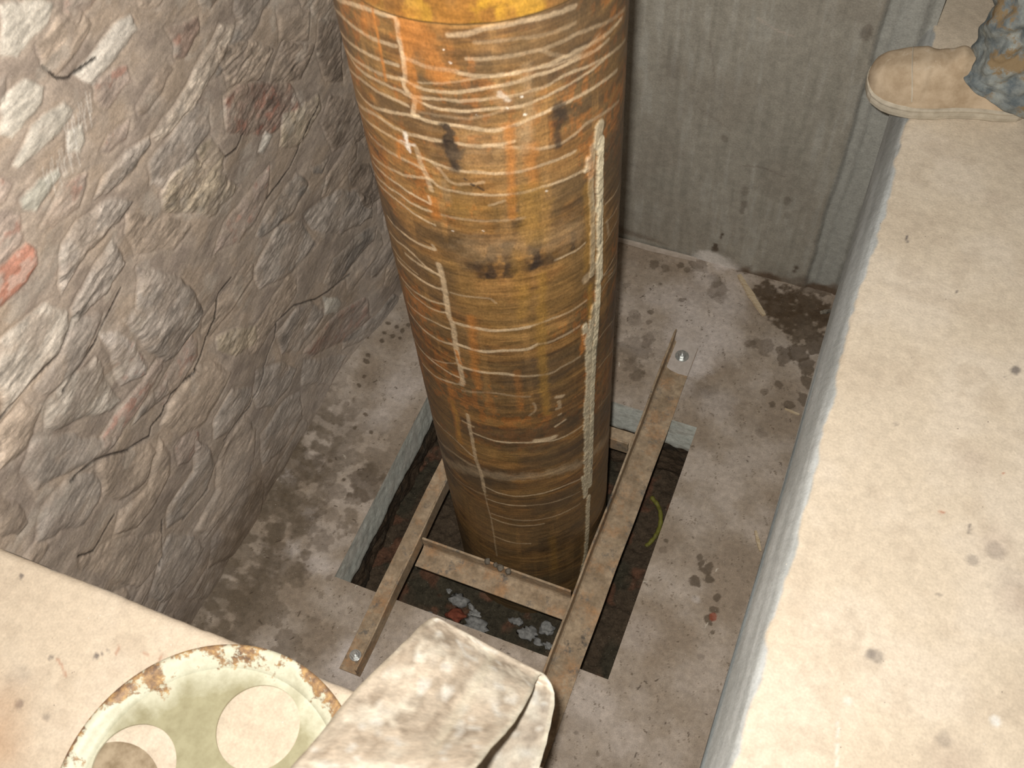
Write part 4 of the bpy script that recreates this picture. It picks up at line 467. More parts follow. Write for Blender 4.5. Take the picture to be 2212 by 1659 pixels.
# dusty greener foot
m=sm(.45,-.15,ZP)*.4; C=mixc(C,(.17,.125,.065),m)
wu=u+(fbm(u*120,ZP*120,3,321)-.5)*.003; wz=ZP+(fbm(u*110,ZP*110,3,323)-.5)*.0026+(fbm(u*22,ZP*8,3,327)-.5)*.005
brk=fbm(u*90,ZP*90,4,329); H=(fbm(u*6,ZP*60,3,331)-.5)*.0012
KC={0:(.60,.49,.34),1:(.030,.022,.018),2:(.58,.54,.41),3:(.10,.10,.085),4:(.36,.26,.15),5:(.46,.19,.045),6:(.33,.195,.045),7:(.85,.82,.76)}
for pts,w,al,k in MARKS:
    P=np.array(pts)*[R0,1.]; w=w*.001
    if k in (1,) : w*=.8
    soft=k in (4,5,6) or w>.015
    mg=w*2.5+.012
    i0,i1=np.searchsorted(th*R0,[P[:,0].min()-mg,P[:,0].max()+mg]); j0,j1=np.searchsorted(zz,[P[:,1].min()-mg,P[:,1].max()+mg])
    s_=(slice(i0,min(i1,len(th)-58)),slice(j0,j1))
    if len(P)>2 and not soft: P=catmull(P,4)
    w=w*(1.0 if k==0 else 1.); al=al*(.82 if k==0 else 1)
    d=poly_dist(wu[s_] if not soft else u[s_],wz[s_] if not soft else ZP[s_],P)/w
    if soft: m=sm(1.5,.1,d+(brk[s_]-.5)*1.4)*al
    elif k==1: m=np.clip(sm(1.6,.5,d+(brk[s_]-.5)*1.5+(fbm(u[s_]*60,ZP[s_]*45,3,335)-.5)*1.5)*al*1.1,0,1)
    elif k==2: m=sm(1.25,.85,d+(brk[s_]-.5)*.9)*al
    elif k==0: m=sm(1.3,.5,d*.95+(brk[s_]-.5)*.35)*al*.95
    else: m=sm(1.2,.5,d+.35+(brk[s_]-.5)*1.6)*al*.9
    cc=np.array(KC[k])
    C[s_]=C[s_]*(1-m[...,None])+(cc*(.8+.4*brk[s_][...,None]))*m[...,None]
    if k==2: H[s_]=np.maximum(H[s_],m*.0045*(.6+.8*brk[s_]))
    if k==0: H[s_]+=m*.0003
# collar: the thicker wrapped top length, golden lacquer, its side shading painted in
ZC=1.652
m0=sm(ZC-.001,ZC+.001,ZP+(fbm(u*20,u*0,2,341)-.5)*.003); m=m0*(.15+.85*sm(.60,.12,abs(TH+1.12)+(fbm(u*14,ZP*14,4,349)-.5)*.6))
g=fbm(u*30,ZP*18,5,343); gold=mixc(np.broadcast_to(np.array((.25,.118,.024)),C.shape).copy(),(.44,.25,.03),sm(.5,.68,g)); gold=mixc(gold,(.14,.08,.028),sm(.5,.3,fbm(u*12,ZP*9,4,345)))
C=C*(1-m[...,None])+gold*m[...,None]; C=mixc(C,(.12,.08,.03),sm(.003,.0008,abs(ZP-ZC))*.8*sm(1.1,.5,abs(TH+1.2))); H+=m0*.0022
fl_=fbm(u*55,ZP*70,5,347,.6); C*=(.68+.52*fl_)[...,None]*np.array((1.04,.97,.90))
RR=R0+H
X=np.stack([RR*np.cos(TH),RR*np.sin(TH),ZP],-1)
X[-1]=X[0]; C[-1]=C[0]
m_pipe,nt,b=newmat('rusty_lacquered_pipe',.52,.45)
a_=N(nt,'ShaderNodeAttribute',attribute_name='Col'); n=noise_node(nt,330,5,.65,(1,1,.6)); r=ramp(nt,n.outputs['Fac'],[(.3,(.72,)*3),(.7,(1.28,)*3)])
c=mixn(nt,a_.outputs['Color'],r.outputs['Color'],1.,'MULTIPLY')
n2=noise_node(nt,26,7,.7,(1,1,4)); r2=ramp(nt,n2.outputs['Fac'],[(.35,(.80,)*3),(.65,(1.2,)*3)]); c=mixn(nt,c,r2.outputs['Color'],1.,'MULTIPLY')
nt.links.new(c,b.inputs['Base Color']); bump(nt,b,n.outputs['Fac'],.35,.0012)
r3=ramp(nt,n2.outputs['Fac'],[(.35,(.36,)*3),(.65,(.62,)*3)]); nt.links.new(r3.outputs['Color'],b.inputs['Roughness'])
pipe=grid_obj('pipe',[(X,C,None)],m_pipe)
tag(pipe,'thick rusty brown vertical pipe ringed with pale drip lines, standing in the square hole','pipe')

# ------------------------------------------------------------------ clamp frame of angle irons
print('frame')
m_iron=plain_mat('dusty_rusty_iron',(.27,.20,.13),(.44,.34,.235),scale=18,rough=.8,spec=.3,bs=.5,bd=.0015,c3=(.10,.085,.07),th=.60)
nt=m_iron.node_tree; b=nt.nodes['Principled BSDF']; src=b.inputs['Base Color'].links[0].from_socket
n=noise_node(nt,14,7,.75); r=ramp(nt,n.outputs['Fac'],[(.50,(0,0,0)),(.66,(.8,.8,.8))]); c=mixn(nt,src,(.42,.24,.12),r.outputs['Color'])
n=noise_node(nt,31,8,.75); r=ramp(nt,n.outputs['Fac'],[(.55,(0,0,0)),(.66,(.85,.85,.85))]); c=mixn(nt,c,(.15,.14,.125),r.outputs['Color'])
n=noise_node(nt,90,6,.7); r=ramp(nt,n.outputs['Fac'],[(.3,(.72,)*3),(.7,(1.25,)*3)]); c=mixn(nt,c,r.outputs['Color'],1.,'MULTIPLY')
nt.links.new(c,b.inputs['Base Color'])
m_zinc=plain_mat('zinc_bolt',(.42,.44,.44),(.62,.63,.62),scale=200,rough=.35,spec=.5,metal=.75,bs=.1,bd=.0003)
m_mortar=plain_mat('mortar_smear',(.46,.405,.365),(.56,.50,.46),scale=60,rough=.92,spec=.2,bs=.5,bd=.001,c3=(.33,.27,.22),th=.66)
frame=empty('pipe_clamp_frame',(0,0,0))
tag(frame,'rusty angle-iron frame bolted across the square hole and gripping the pipe','clamp frame')
def angle_prof(inner,outer,leg,t=.0055,z0=.002,fil=.011):
    """L section: flange from inner to outer lying flat, leg standing at inner. returns (x,z)"""
    s=1 if outer>inner else -1
    return [(inner,z0),(outer,z0),(outer,z0+t),(inner+s*(t+fil),z0+t),(inner+s*(t+fil*.5),z0+t+fil*.13),(inner+s*(t+fil*.13),z0+t+fil*.5),(inner+s*t,z0+t+fil),(inner+s*t,z0+leg-.001),(inner+s*t*.8,z0+leg),(inner,z0+leg)]
def rail(name,inner,outer,y0,y1,cut_leg=0,lean=0,leg=.05):
    bm=bmesh.new(); prof=angle_prof(inner,outer,leg); rings=[]
    ysr=np.linspace(y0,y1,60)
    for y in ysr:
        jit=(math.sin(y*9)+math.sin(y*23+1))*.0006
        rings.append([(x+jit,y,z) for x,z in prof])
    tube(bm,rings)
    return bm_obj(name,bm,m_iron,frame,bevel=.0012)
def crossbar(name,y_leg,y_out,x0,x1,leg=.05,up=True):
    bm=bmesh.new(); prof=angle_prof(y_leg,y_out,leg,z0=.0018); rings=[]
    for x in np.linspace(x0,x1,30): rings.append([(x,y,z) for y,z in prof])
    tube(bm,rings); return bm_obj(name,bm,m_iron,frame,bevel=.0012)
rl=rail('side_rail',-.2045,-.2600,-.592,.592); rr=rail('side_rail',.2055,.2800,-.64,.590)
rl['label']='left angle-iron side rail'; rr['label']='right wider angle-iron side rail'
crossbar('crossbar',-.2260,-.2880,-.199,.200); crossbar('crossbar',.2040,.2650,-.199,.200)
# pointed torch-cut tip of the right rail's leg
bm=bmesh.new(); tube(bm,[[(.2055,.588,.050),(.2105,.588,.050),(.2105,.588,.006),(.2055,.588,.006)],[(.2065,.606,.045),(.2095,.606,.045),(.2095,.606,.034),(.2065,.606,.034)]]); o=bm_obj('leg_tip',bm,m_iron,rr)
# weld blobs where the front crossbar meets the pipe
def blob(name,loc,r,mat,parent=None,seed=0,sub=3,amp=.35,scale=(1,1,1)):
    bm=bmesh.new(); bmesh.ops.create_icosphere(bm,subdivisions=sub,radius=1.)
    rs=np.random.RandomState(seed); A=rs.randn(5,3); ph=rs.rand(5)*6
    for v in bm.verts:
        p=np.array(v.co); d=1+amp*sum(math.sin(A[i]@p*2.2+ph[i]) for i in range(5))/5+amp*.3*math.sin(A[0]@p*7+ph[1])
        v.co=[p[j]*d*r*scale[j] for j in range(3)]
    o=bm_obj(name,bm,mat,parent,smooth=True); o.location=loc; return o
m_blob=plain_mat('weld_blob',(.12,.105,.085),(.22,.19,.15),scale=120,rough=.75)
for i,(x,y,z,r) in enumerate(((-.020,-.2295,.052,.008),(.016,-.2330,.050,.0085),(.037,-.2345,.049,.0075),(.002,-.2310,.053,.006))):
    blob('weld_bead',(x,y,z),r,m_blob,frame,seed=i,amp=.3)
def anchor(x,y,r_w,parent,tall=.013,zb=.0076):
    root=empty('anchor_bolt',(x,y,zb)); root.parent=parent
    bm=bmesh.new(); bmesh.ops.create_cone(bm,cap_ends=True,segments=32,radius1=r_w,radius2=r_w*.97,depth=.0024); bmesh.ops.translate(bm,verts=bm.verts,vec=(0,0,.0012))
    bm_obj('washer',bm,m_zinc,root,bevel=.0004)
    bm=bmesh.new(); bmesh.ops.create_cone(bm,cap_ends=True,segments=6,radius1=.0115,radius2=.0115,depth=tall*.62); bmesh.ops.translate(bm,verts=bm.verts,vec=(0,0,.0024+tall*.31)); bmesh.ops.rotate(bm,verts=bm.verts,matrix=Matrix.Rotation(.4+x,3,'Z'))
    bm_obj('nut',bm,m_zinc,root,bevel=.0012)
    bm=bmesh.new(); bmesh.ops.create_cone(bm,cap_ends=True,segments=20,radius1=.0055,radius2=.0050,depth=tall); bmesh.ops.translate(bm,verts=bm.verts,vec=(0,0,.0024+tall*.62)) 
    bm_obj('threaded_stud',bm,m_zinc,root,bevel=.0005)
anchor(.2455,.548,.0200,frame,.020); anchor(-.2365,-.5500,.0150,frame)
# thin pale mortar over the far end of the right rail's flange
bm=bmesh.new(); pts=[(.2135,.602),(.2140,.500),(.230,.492),(.252,.488),(.279,.489),(.2795,.598),(.262,.602),(.235,.603)]
vs=[bm.verts.new((x,y,.0078)) for x,y in pts]; f=bm.faces.new(vs); e=bmesh.ops.extrude_face_region(bm,geom=[f]); bmesh.ops.translate(bm,verts=[v for v in e['geom'] if isinstance(v,bmesh.types.BMVert)],vec=(0,0,.0012))
o=bm_obj('mortar_smear',bm,m_mortar,rr,bevel=.0008); o['label']='pale mortar smeared over the rail end'

# ------------------------------------------------------------------ rubble and scraps in the hole
m_chip=plain_mat('grey_white_rubble',(.17,.17,.165),(.34,.34,.33),scale=80,rough=.9,bs=.6,bd=.002)
m_brick=plain_mat('red_brick_bit',(.17,.045,.025),(.27,.08,.045),scale=70,rough=.85)
m_darkstone=plain_mat('dark_wet_stone',(.06,.05,.04),(.12,.10,.075),scale=60,rough=.6)
def soilz(x,y): return float(soil_h(np.array([[x]]),np.array([[y]]))[0,0])
RUB=[(-.144,-.232,.024,'w'),(-.100,-.235,.013,'w'),(-.080,-.250,.016,'w'),(-.064,-.290,.030,'w'),(.010,-.300,.011,'w'),(.040,-.228,.017,'w'),(.078,-.250,.026,'w'),(.112,-.262,.015,'w'),(.125,-.222,.022,'w'),(.142,-.262,.012,'w'),
 (-.125,-.270,.028,'r'),(-.205,-.292,.0095,'w'),(-.175,-.215,.009,'w'),(-.03,-.345,.008,'w'),(.05,-.33,.008,'w')]
LBL={'w':'pale grey concrete lump','r':'red brick fragment lying on dark earth at the bottom of the hole'}
WHERE=['upper left among the rubble, above the red brick','small one just right of the red brick, by the crossbar','beside the red brick on its right','largest one, halfway along the front of the hole','tiny one right of the largest lump','below the middle of the front crossbar','elongated lump near the right rail','tiny lump between elongated lump and right rail','tucked into the corner of crossbar and right rail','lowest one beside the right rail','','leftmost small round one beside the left rail','tiny one under the left end of the crossbar','tiny one nearest the bent metal strap','tiny one nearest the right rail, close to the strap']
for i,(x,y,r,k) in enumerate(RUB):
    z=soilz(x,y)
    o=blob('rubble_lump' if k=='w' else 'brick_fragment',(x,y,z+r*.45),r*.82,m_chip if k=='w' else m_brick,seed=30+i,amp=.8,scale=(1.2,.8,.6))
    tag(o,(LBL[k]+', '+WHERE[i]) if k=='w' else LBL[k],'rubble' if k=='w' else 'brick','concrete lumps in the hole' if k=='w' else None)
# short length of yellow hose on the earth right of the rail
m_yel=plain_mat('yellow_plastic',(.15,.14,.03),(.22,.21,.035),scale=50,rough=.6,c3=(.12,.10,.05),th=.55)
P=catmull([(.268,.262,-.315),(.300,.235,-.312),(.318,.190,-.316),(.316,.145,-.322),(.300,.110,-.330)],8)
bm=bmesh.new(); rings=[]
for i,p in enumerate(P):
    t_=P[min(i+1,len(P)-1)]-P[max(i-1,0)]; t_/=np.linalg.norm(t_); n_=np.cross(t_,[0,0,1]); n_/=np.linalg.norm(n_); b_=np.cross(n_,t_)
    rr_=.0065*(1+.12*math.sin(i*1.7)); rings.append([tuple(p+[0,0,soilz(p[0],p[1])+.008-p[2]]+(n_*math.cos(a)+b_*math.sin(a))*rr_) for a in np.linspace(0,2*PI,12,endpoint=False)])
tube(bm,rings); tag(bm_obj('hose_scrap',bm,m_yel,smooth=True),'short curved scrap of dirty yellow hose on the earth beside the right rail','hose')

# ------------------------------------------------------------------ splinters and chips on the pit floor
m_wood=plain_mat('pale_wood',(.42,.32,.20),(.60,.50,.36),scale=40,rough=.85,stretch=(1,8,1))
def splinter(name,a,b,w,h,mat,label,cat='splinter',z=.0015,bend=0):
    a=np.array(a,float); b=np.array(b,float); d=b-a; n=np.array([-d[1],d[0]])/np.hypot(*d); bm=bmesh.new(); rings=[]
    for t_ in np.linspace(0,1,9):
        ww=w*(.35+.65*math.sin(PI*min(max(t_,.08),.92))**.6)*(1+.15*math.sin(t_*17)); p=a+d*t_+n*bend*math.sin(PI*t_)
        z0=float(floor_h(np.array([[p[0]]]),np.array([[p[1]]]))[0,0])+z
        rings.append([(p[0]-n[0]*ww/2,p[1]-n[1]*ww/2,z0),(p[0]+n[0]*ww/2,p[1]+n[1]*ww/2,z0),(p[0]+n[0]*ww*.4,p[1]+n[1]*ww*.4,z0+h),(p[0]-n[0]*ww*.4,p[1]-n[1]*ww*.4,z0+h)])
    tube(bm,rings); return tag(bm_obj(name,bm,mat),label,cat)
splinter('wood_splinter',(.318,.885),(.425,.765),.020,.006,m_wood,'pale pointed wood splinter lying in the dirt by the back wall')
splinter('wood_splinter',(.555,.482),(.596,.477),.007,.004,m_wood,'small wood splinter beside the right side of the pit, level with the bolt')
splinter('wood_splinter',(.574,.105),(.600,.055),.010,.004,m_wood,'short pale splinter against the right pit side, halfway along')
m_dark=plain_mat('dark_flake',(.05,.045,.035),(.30,.27,.22),scale=60,rough=.6)
splinter('dark_flake',(.570,.830),(.600,.848),.014,.004,m_dark,'dark pointed flake at the far right corner of the pit floor','flake')
m_lath=plain_mat('dusty_lath',(.42,.36,.30),(.55,.48,.42),scale=40,rough=.9)
splinter('wood_lath',(-.10,.893),(.185,.896),.012,.012,m_lath,'thin dusty wooden lath lying along the foot of the back wall','lath')

# ------------------------------------------------------------------ round steel cover disc
print('disc')
DC=(-.0365,-1.0165); RD=.2165
m_cream=bpy.data.materials.new('chipped_cream_paint'); m_cream.use_nodes=True; nt=m_cream.node_tree; b=nt.nodes['Principled BSDF']
b.inputs['Roughness'].default_value=.5; b.inputs['Specular IOR Level'].default_value=.4
tc=N(nt,'ShaderNodeTexCoord'); sep=N(nt,'ShaderNodeSeparateXYZ'); nt.links.new(tc.outputs['Object'],sep.inputs[0])
mx=N(nt,'ShaderNodeMath',operation='MULTIPLY'); nt.links.new(sep.outputs[0],mx.inputs[0]); nt.links.new(sep.outputs[0],mx.inputs[1])
my=N(nt,'ShaderNodeMath',operation='MULTIPLY'); nt.links.new(sep.outputs[1],my.inputs[0]); nt.links.new(sep.outputs[1],my.inputs[1])
ad=N(nt,'ShaderNodeMath',operation='ADD'); nt.links.new(mx.outputs[0],ad.inputs[0]); nt.links.new(my.outputs[0],ad.inputs[1])
sq=N(nt,'ShaderNodeMath',operation='SQRT'); nt.links.new(ad.outputs[0],sq.inputs[0])
n=noise_node(nt,16,6,.65); n_=noise_node(nt,34,7,.7)
# weaker light on the plate's middle painted olive khaki, cream near the rim
w1=N(nt,'ShaderNodeMath',operation='MULTIPLY_ADD'); nt.links.new(n.outputs['Fac'],w1.inputs[0]); w1.inputs[1].default_value=.09; nt.links.new(sq.outputs[0],w1.inputs[2])
r1=ramp(nt,w1.outputs[0],[(.195,(.37,.35,.225)),(.245,(.70,.71,.58))])
r0=ramp(nt,n_.outputs['Fac'],[(.38,(.86,.84,.8)),(.62,(1.08,1.08,1.08))])
c=mixn(nt,r1.outputs['Color'],r0.outputs['Color'],1.,'MULTIPLY')
# rust bites in from the rim
w2=N(nt,'ShaderNodeMath',operation='MULTIPLY_ADD'); nt.links.new(n_.outputs['Fac'],w2.inputs[0]); w2.inputs[1].default_value=.15; nt.links.new(sq.outputs[0],w2.inputs[2])
w3=N(nt,'ShaderNodeMath',operation='MULTIPLY_ADD'); nt.links.new(n.outputs['Fac'],w3.inputs[0]); w3.inputs[1].default_value=.16; nt.links.new(w2.outputs[0],w3.inputs[2])
r2=ramp(nt,w3.outputs[0],[(.362,(0,0,0)),(.372,(1,1,1))]); n5=noise_node(nt,70,6,.7); r4=ramp(nt,n5.outputs['Fac'],[(.38,(.17,.11,.075)),(.52,(.36,.22,.11)),(.64,(.55,.36,.16))])
c=mixn(nt,c,r4.outputs['Color'],r2.outputs['Color']); nt.links.new(c,b.inputs['Base Color']); bump(nt,b,r2.outputs['Color'],.3,.001)
disc=empty('cover_disc',(DC[0],DC[1],.95)); tag(disc,'round cream-painted steel disc with large holes and a rusty rim on the slab corner','cover disc')
ZPL=.0055
bm=bmesh.new()
def circ(bm,cx_,cy_,r,n,z): 
    v=[bm.verts.new((cx_+r*math.cos(2*PI*i/n),cy_+r*math.sin(2*PI*i/n),z)) for i in range(n)]
    return [bm.edges.new((v[i],v[(i+1)%n])) for i in range(n)]
RI=.186
ed=circ(bm,0,0,RI,120,ZPL)
HOLES=[(.0165,.1130,.0605),(-.1215,.0000,.0605),(-.0100,-.120,.0605),(.118,-.006,.0605)]
for hx,hy,hr in HOLES: ed+=circ(bm,hx,hy,hr,64,ZPL)
bmesh.ops.triangle_fill(bm,edges=ed,use_beauty=True,use_dissolve=False)
bad=[f for f in bm.faces if any(math.hypot(f.calc_center_median().x-hx,f.calc_center_median().y-hy)<hr*.985 for hx,hy,hr in HOLES)]
bmesh.ops.delete(bm,geom=bad,context='FACES_ONLY')
e=bmesh.ops.extrude_face_region(bm,geom=bm.faces[:]); bmesh.ops.translate(bm,verts=[v for v in e['geom'] if isinstance(v,bmesh.types.BMVert)],vec=(0,0,.0035))
bm_obj('plate',bm,m_cream,disc)
prof=[(RI-.001,ZPL+.0036),(.192,ZPL+.006),(.199,ZPL+.012),(.206,ZPL+.0165),(.212,ZPL+.018),(RD,ZPL+.0165),(RD+.0005,ZPL+.012),(RD,.004),(.212,.0025),(.204,.004),(.196,.0035),(RI-.001,ZPL)]
bm=bmesh.new(); nn=144; rg=[[bm.verts.new((r*math.cos(2*PI*i/nn),r*math.sin(2*PI*i/nn),z)) for r,z in prof] for i in range(nn)]
for i in range(nn):
    for j in range(len(prof)): bm.faces.new((rg[i][j],rg[(i+1)%nn][j],rg[(i+1)%nn][(j+1)%len(prof)],rg[i][(j+1)%len(prof)]))
bm_obj('rim',bm,m_cream,disc,smooth=True)
# curved scrap of sheet seen through the left hole
bm=bmesh.new(); arc=[(.078*math.cos(a),.078*math.sin(a)) for a in np.linspace(.2,2.9,24)]
vs=[bm.verts.new((x-.175,y-1.067,.9535)) for x,y in arc]+[bm.verts.new((-.235,-1.13,.9535)),bm.verts.new((-.12,-1.13,.9535))]
f=bm.faces.new(vs); e=bmesh.ops.extrude_face_region(bm,geom=[f]); bmesh.ops.translate(bm,verts=[v for v in e['geom'] if isinstance(v,bmesh.types.BMVert)],vec=(0,0,-.0018))
m_scrap=plain_mat('brown_scrap_sheet',(.25,.19,.12),(.42,.34,.24),scale=45,rough=.7)
tag(bm_obj('sheet_scrap',bm,m_scrap,bevel=.0005),'brown curved scrap of sheet metal showing through the left hole of the disc','scrap')

# ------------------------------------------------------------------ bent steel strap
print('strap')
RR_=[(.372,-1.20,.958),(.377,-1.05,.958),(.377,-.90,.958),(.375,-.809,.959),(.370,-.756,.962),(.364,-.720,.972),(.354,-.704,.985),(.338,-.698,1.000),(.3355,-.714,1.018),(0.343,-0.749,1.074),(0.347,-0.806,1.147),(0.347,-0.858,1.236),(0.351,-0.901,1.317),(.345,-.950,1.375),(.342,-1.01,1.42),(.338,-1.09,1.42),(.336,-1.16,1.35),(.336,-1.20,1.20),(.34,-1.215,1.08),(.35,-1.225,1.02),(.362,-1.222,.972)]
LL_=[(.180,-1.19,.9835),(.185,-1.05,.9835),(.187,-.90,.978),(.187,-.800,.965),(.185,-.740,.966),(.186,-.703,.974),(.180,-.684,.985),(.165,-.676,1.000),(.156,-.694,1.018),(0.157,-0.749,1.080),(0.149,-0.851,1.167),(0.161,-0.923,1.253),(0.169,-0.972,1.318),(.175,-1.01,1.36),(.175,-1.06,1.41),(.172,-1.13,1.41),(.166,-1.20,1.34),(.160,-1.24,1.20),(.155,-1.25,1.10),(.160,-1.245,1.04),(.172,-1.225,.99)]
A=catmull(RR_,7); B=catmull(LL_,7); nc=26
W=np.linspace(0,1,nc); mid=B[:,None,:]*(1-W[None,:,None])+A[:,None,:]*W[None,:,None]
n0=len(A); U,V_=np.meshgrid(np.linspace(0,6,n0),W,indexing='ij')
dT=np.gradient(mid,axis=0); dW=np.gradient(mid,axis=1); nrm=np.cross(dT,dW); nrm/=np.linalg.norm(nrm,axis=-1,keepdims=True)+1e-9
mid=mid+nrm*((fbm(U*1.3,V_*1.5,3,401)-.5)*.0025*np.sin(PI*np.clip(V_,0,1)))[...,None]
# pressed crease running diagonally near the bend
cre=np.exp(-((V_-(.62+.10*(U-2.6)))/.035)**2)*sm(2.0,2.5,U)*sm(3.6,3.2,U); mid=mid-nrm*(cre*.0015)[...,None]
edge=(fbm(U*14,V_*2,3,403)-.5)*.0016
mid[:,0]+=(mid[:,0]-mid[:,1])/np.linalg.norm(mid[:,0]-mid[:,1],axis=-1,keepdims=True)*edge[:,:1]; mid[:,-1]+=(mid[:,-1]-mid[:,-2])/np.linalg.norm(mid[:,-1]-mid[:,-2],axis=-1,keepdims=True)*edge[:,-1:]
m_strap=attr_mat('whitewashed_dirty_steel',.62,.35,fine=150,amp=(.86,1.14),bs=.3,bd=.001,mid=(38,.84,1.16))
C=np.empty(U.shape+(3,)); C[:]=(.66,.57,.46)
uu,vv=U*3.2,V_*3.
C=mixc(C,(.84,.78,.66),sm(.52,.68,fbm(uu*2,vv*2,5,405))*.8); C=mixc(C,(.36,.29,.22),sm(.49,.3,fbm(uu*2.6,vv*2.6,6,407,.65))*.75); C=mixc(C,(.82,.79,.72),sm(.66,.74,fbm(uu*4,vv*4,3,409))*.9)
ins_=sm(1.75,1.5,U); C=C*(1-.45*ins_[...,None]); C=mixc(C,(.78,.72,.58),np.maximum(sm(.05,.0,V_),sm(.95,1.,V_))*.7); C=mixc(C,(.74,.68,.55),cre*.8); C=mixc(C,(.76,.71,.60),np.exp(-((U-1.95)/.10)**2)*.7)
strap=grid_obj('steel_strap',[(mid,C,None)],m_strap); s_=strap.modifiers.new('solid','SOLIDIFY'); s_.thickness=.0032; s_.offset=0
tag(strap,'wide dirty whitish steel strap bent into a hairpin, overhanging the near edge of the pit','metal strap')

# ------------------------------------------------------------------ worker: boots and trouser legs
print('person')
m_boot=plain_mat('dusty_suede_boot',(.40,.30,.20),(.58,.46,.33),scale=24,rough=.9,spec=.2,bs=.4,bd=.0015,c3=(.62,.52,.40),th=.58)
m_sole=plain_mat('dusty_rubber_sole',(.42,.37,.29),(.58,.52,.42),scale=40,rough=.85,bs=.4,bd=.001)
m_jean=plain_mat('dirty_blue_denim',(.12,.145,.16),(.34,.36,.34),scale=26,rough=.9,spec=.15,bs=.9,bd=.006,c3=(.26,.19,.11),th=.52)
person=empty('person',(.80,.715,.95)); tag(person,'person standing at the pit edge in a dusty tan work boot and dirty blue trousers','person')
def bootlocal(th_,ox,oy): 
    c_,s2=math.cos(th_),math.sin(th_)
    return lambda l,w,h:(ox+l*c_-w*s2-.80,oy+l*s2+w*c_-.715,h)
def make_boot(ox,oy,ang,side=1):
    T=bootlocal(ang,ox,oy)
    # l from toe, half widths left/right
    def hw(l):
        t=l/.312
        k=[(0,.0),(.01,.022),(.04,.036),(.10,.046),(.2,.053),(.30,.056),(.42,.052),(.55,.043),(.7,.038),(.85,.038),(.95,.032),(.99,.018),(1,.0)]
        return 1.13*float(np.interp(t,[a for a,_ in k],[b for _,b in k]))
    ls=[.0,.0015,.005,.012,.022,.034,.05,.07,.09,.11,.135,.16,.19,.22,.25,.275,.292,.301,.3045,.305]
    # sole
    bm=bmesh.new(); top=[];bot=[]
    out=[(l,hw(l)+.004) for l in ls]+[(l,-(hw(l)+.004)) for l in ls[::-1]]
    def lift(l): return .012*max(0,(.05-l)/.05)**1.5
    prof=[(0,-.003),(.004,0),(.012,.001),(.020,.0005),(.0225,.0015),(.026,.0015),(.0275,-.002)]
    rings=[[T(l+ (d if l>.15 else -d),w+ (d if w>0 else -d),.001+z+lift(l)) for l,w in out] for z,d in prof]
    tube(bm,rings); bmesh.ops.remove_doubles(bm,verts=bm.verts,dist=.0004)
    so=bm_obj('boot_sole',bm,m_sole,person,smooth=False,bevel=.001)
    # upper
    hl=[(0,.036),(.01,.062),(.03,.082),(.06,.094),(.09,.101),(.12,.106),(.145,.110),(.152,.121),(.165,.124),(.18,.115),(.21,.128),(.24,.130),(.27,.124),(.292,.10),(.30,.06),(.305,.03)]
    H_=lambda l:float(np.interp(l,[a for a,_ in hl],[b for _,b in hl]))
    ls2=np.concatenate([[0,.002,.006],np.arange(.012,.295,.008),[.298,.3025]])
    X=np.zeros((len(ls2),41,3))
    for i,l in enumerate(ls2):
        w=max(hw(l),.004); hh=H_(l); z0=.027+lift(l)
        for j,a in enumerate(np.linspace(-.0,PI,41)):
            e=.62 if l<.2 else .75
            cx_=math.copysign(abs(math.cos(a))**e,math.cos(a)); sz=abs(math.sin(a))**.8
            wr=.0025*math.sin(l*190+j*.5)*math.exp(-((l-.12)/.03)**2)*math.sin(a)
            wid=w*(1-.30*sz*(1 if l>.10 else .35)) if True else w
            X[i,j]=T(l,cx_*wid*(1.0),z0+sz*(hh-.022)+wr)
    up=grid_obj('boot',[(X,np.ones(X.shape),None)],m_boot,person); ss=up.modifiers.new('s','SUBSURF'); ss.levels=1; ss.render_levels=1
    # toe-cap seam and quarter seam as thin piping
    for l0,bow,nm in ((.088,.018,'toe_cap_seam'),):
        bm=bmesh.new(); rings=[]
        for a in np.linspace(.12,PI-.12,40):
            l=l0-bow*math.sin(a); w=hw(l); sz=math.sin(a)**.8; wid=w*(1-.30*sz*.35); cx_=math.copysign(abs(math.cos(a))**.62,math.cos(a))
            c0=np.array(T(l,cx_*wid,.027+sz*(H_(l)-.022)+.0004)); rings.append([tuple(c0+np.array(d)) for d in ((.0012,0,0),(0,0,.0012),(-.0012,0,0),(0,0,-.0012))])
        tube(bm,rings); bm_obj(nm,bm,m_sole,up)
    return T
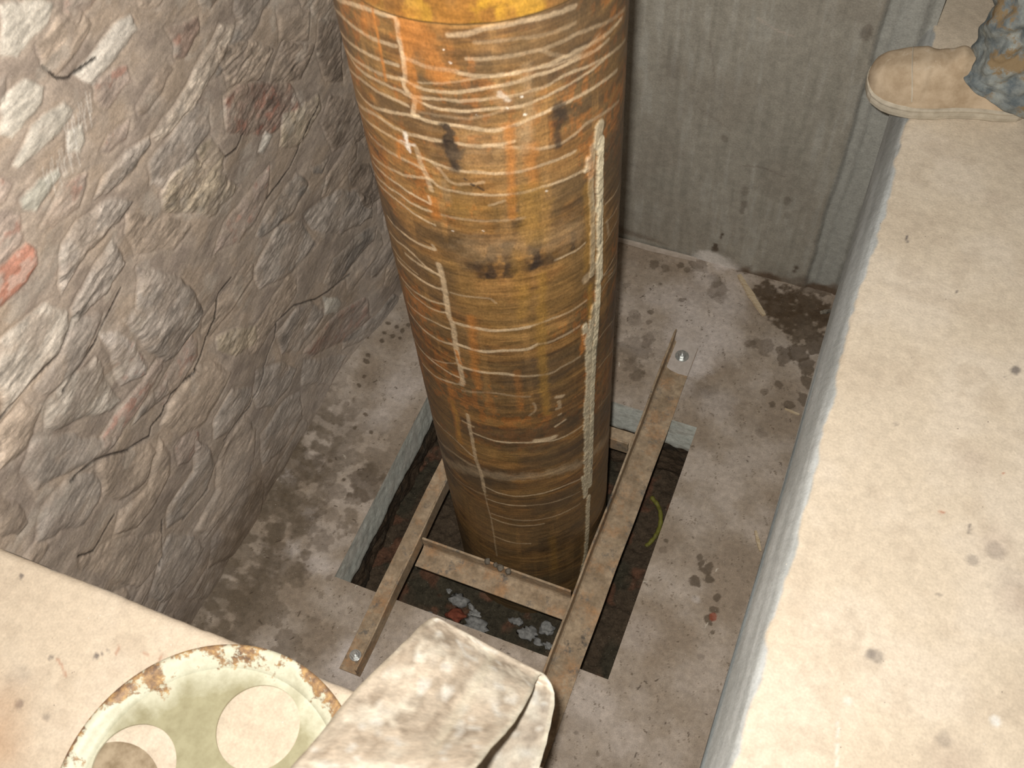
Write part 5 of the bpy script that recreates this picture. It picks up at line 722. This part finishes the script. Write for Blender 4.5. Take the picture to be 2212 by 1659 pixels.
def make_leg(T,kx=0,ky=0,seed=0,hemdrop=0):
    """trouser leg: bunched folds over the boot, up to the hip"""
    n=64; zs_=np.concatenate([np.linspace(.050,.30,46),np.linspace(.32,.92,24)])
    X=np.zeros((len(zs_),n,3))
    for i,z in enumerate(zs_):
        t=(z-.05)/.87
        rl=np.interp(z,[.05,.10,.16,.30,.5,.9],[.098,.088,.075,.075,.082,.108]); rw=np.interp(z,[.05,.10,.16,.30,.5,.9],[.066,.068,.066,.066,.075,.10])
        cl=np.interp(z,[.05,.16,.3,.5,.9],[.262,.258,.256,.25,.265])
        for j in range(n):
            a=2*PI*j/n; cl_,sl=math.cos(a),math.sin(a)
            q1=float(fbm(np.array([cl_*1.5+z*4+seed*3.1]),np.array([sl*1.5+z*17-cl_*1.4]),4,421)[0]); q2=float(fbm(np.array([cl_*3+z*9]),np.array([sl*3-z*26]),3,423)[0]); f=((1-abs(q1*2-1)**.8*1.6)*.020+(q2-.5)*.012)*np.interp(z,[.05,.12,.35,.5],[.9,1.1,.8,.35])-.008
            hz=z
            if i<10: hz=z+(1-i/10)*(.045*max(0,-cl_)**1.0*1.0-.025*max(0,cl_)) # hem rides up over the instep, drops at the heel
            X[i,j]=T(cl+cl_*(rl+f),sl*(rw+f),hz)
    X=np.concatenate([X,X[:,:1]],1)
    o=grid_obj('trouser_leg',[(X,np.ones(X.shape),None)],m_jean,person); s_=o.modifiers.new('solid','SOLIDIFY'); s_.thickness=.004; s_.offset=-1
    ss=o.modifiers.new('s','SUBSURF'); ss.levels=1; ss.render_levels=1
    return o
ANG=.15
T=make_boot(.513,.660,ANG); make_leg(T,seed=0)
T2=make_boot(.70,.668+.42,ANG+.18); make_leg(T2,seed=2)
# hips joining the legs (out of the picture above)
bm=bmesh.new(); p1=np.array(T(.245,0,.86)); p2=np.array(T2(.245,0,.86)); ctr=(p1+p2)/2; ax=(p2-p1); L_=np.linalg.norm(ax[:2]); ax=ax/L_; pr=np.array([-ax[1],ax[0],0]); rings=[]
for z,a_,b_ in ((.84,L_/2+.10,.115),(.90,L_/2+.10,.13),(.98,L_/2+.04,.13),(1.06,.17,.115)):
    rings.append([tuple(ctr*[1,1,0]+ax*math.cos(t)*a_*[1,1,0]+pr*math.sin(t)*b_+np.array([0,0,z])) for t in np.linspace(0,2*PI,40,endpoint=False)])
tube(bm,rings); bm_obj('trouser_seat',bm,m_jean,person,smooth=True)
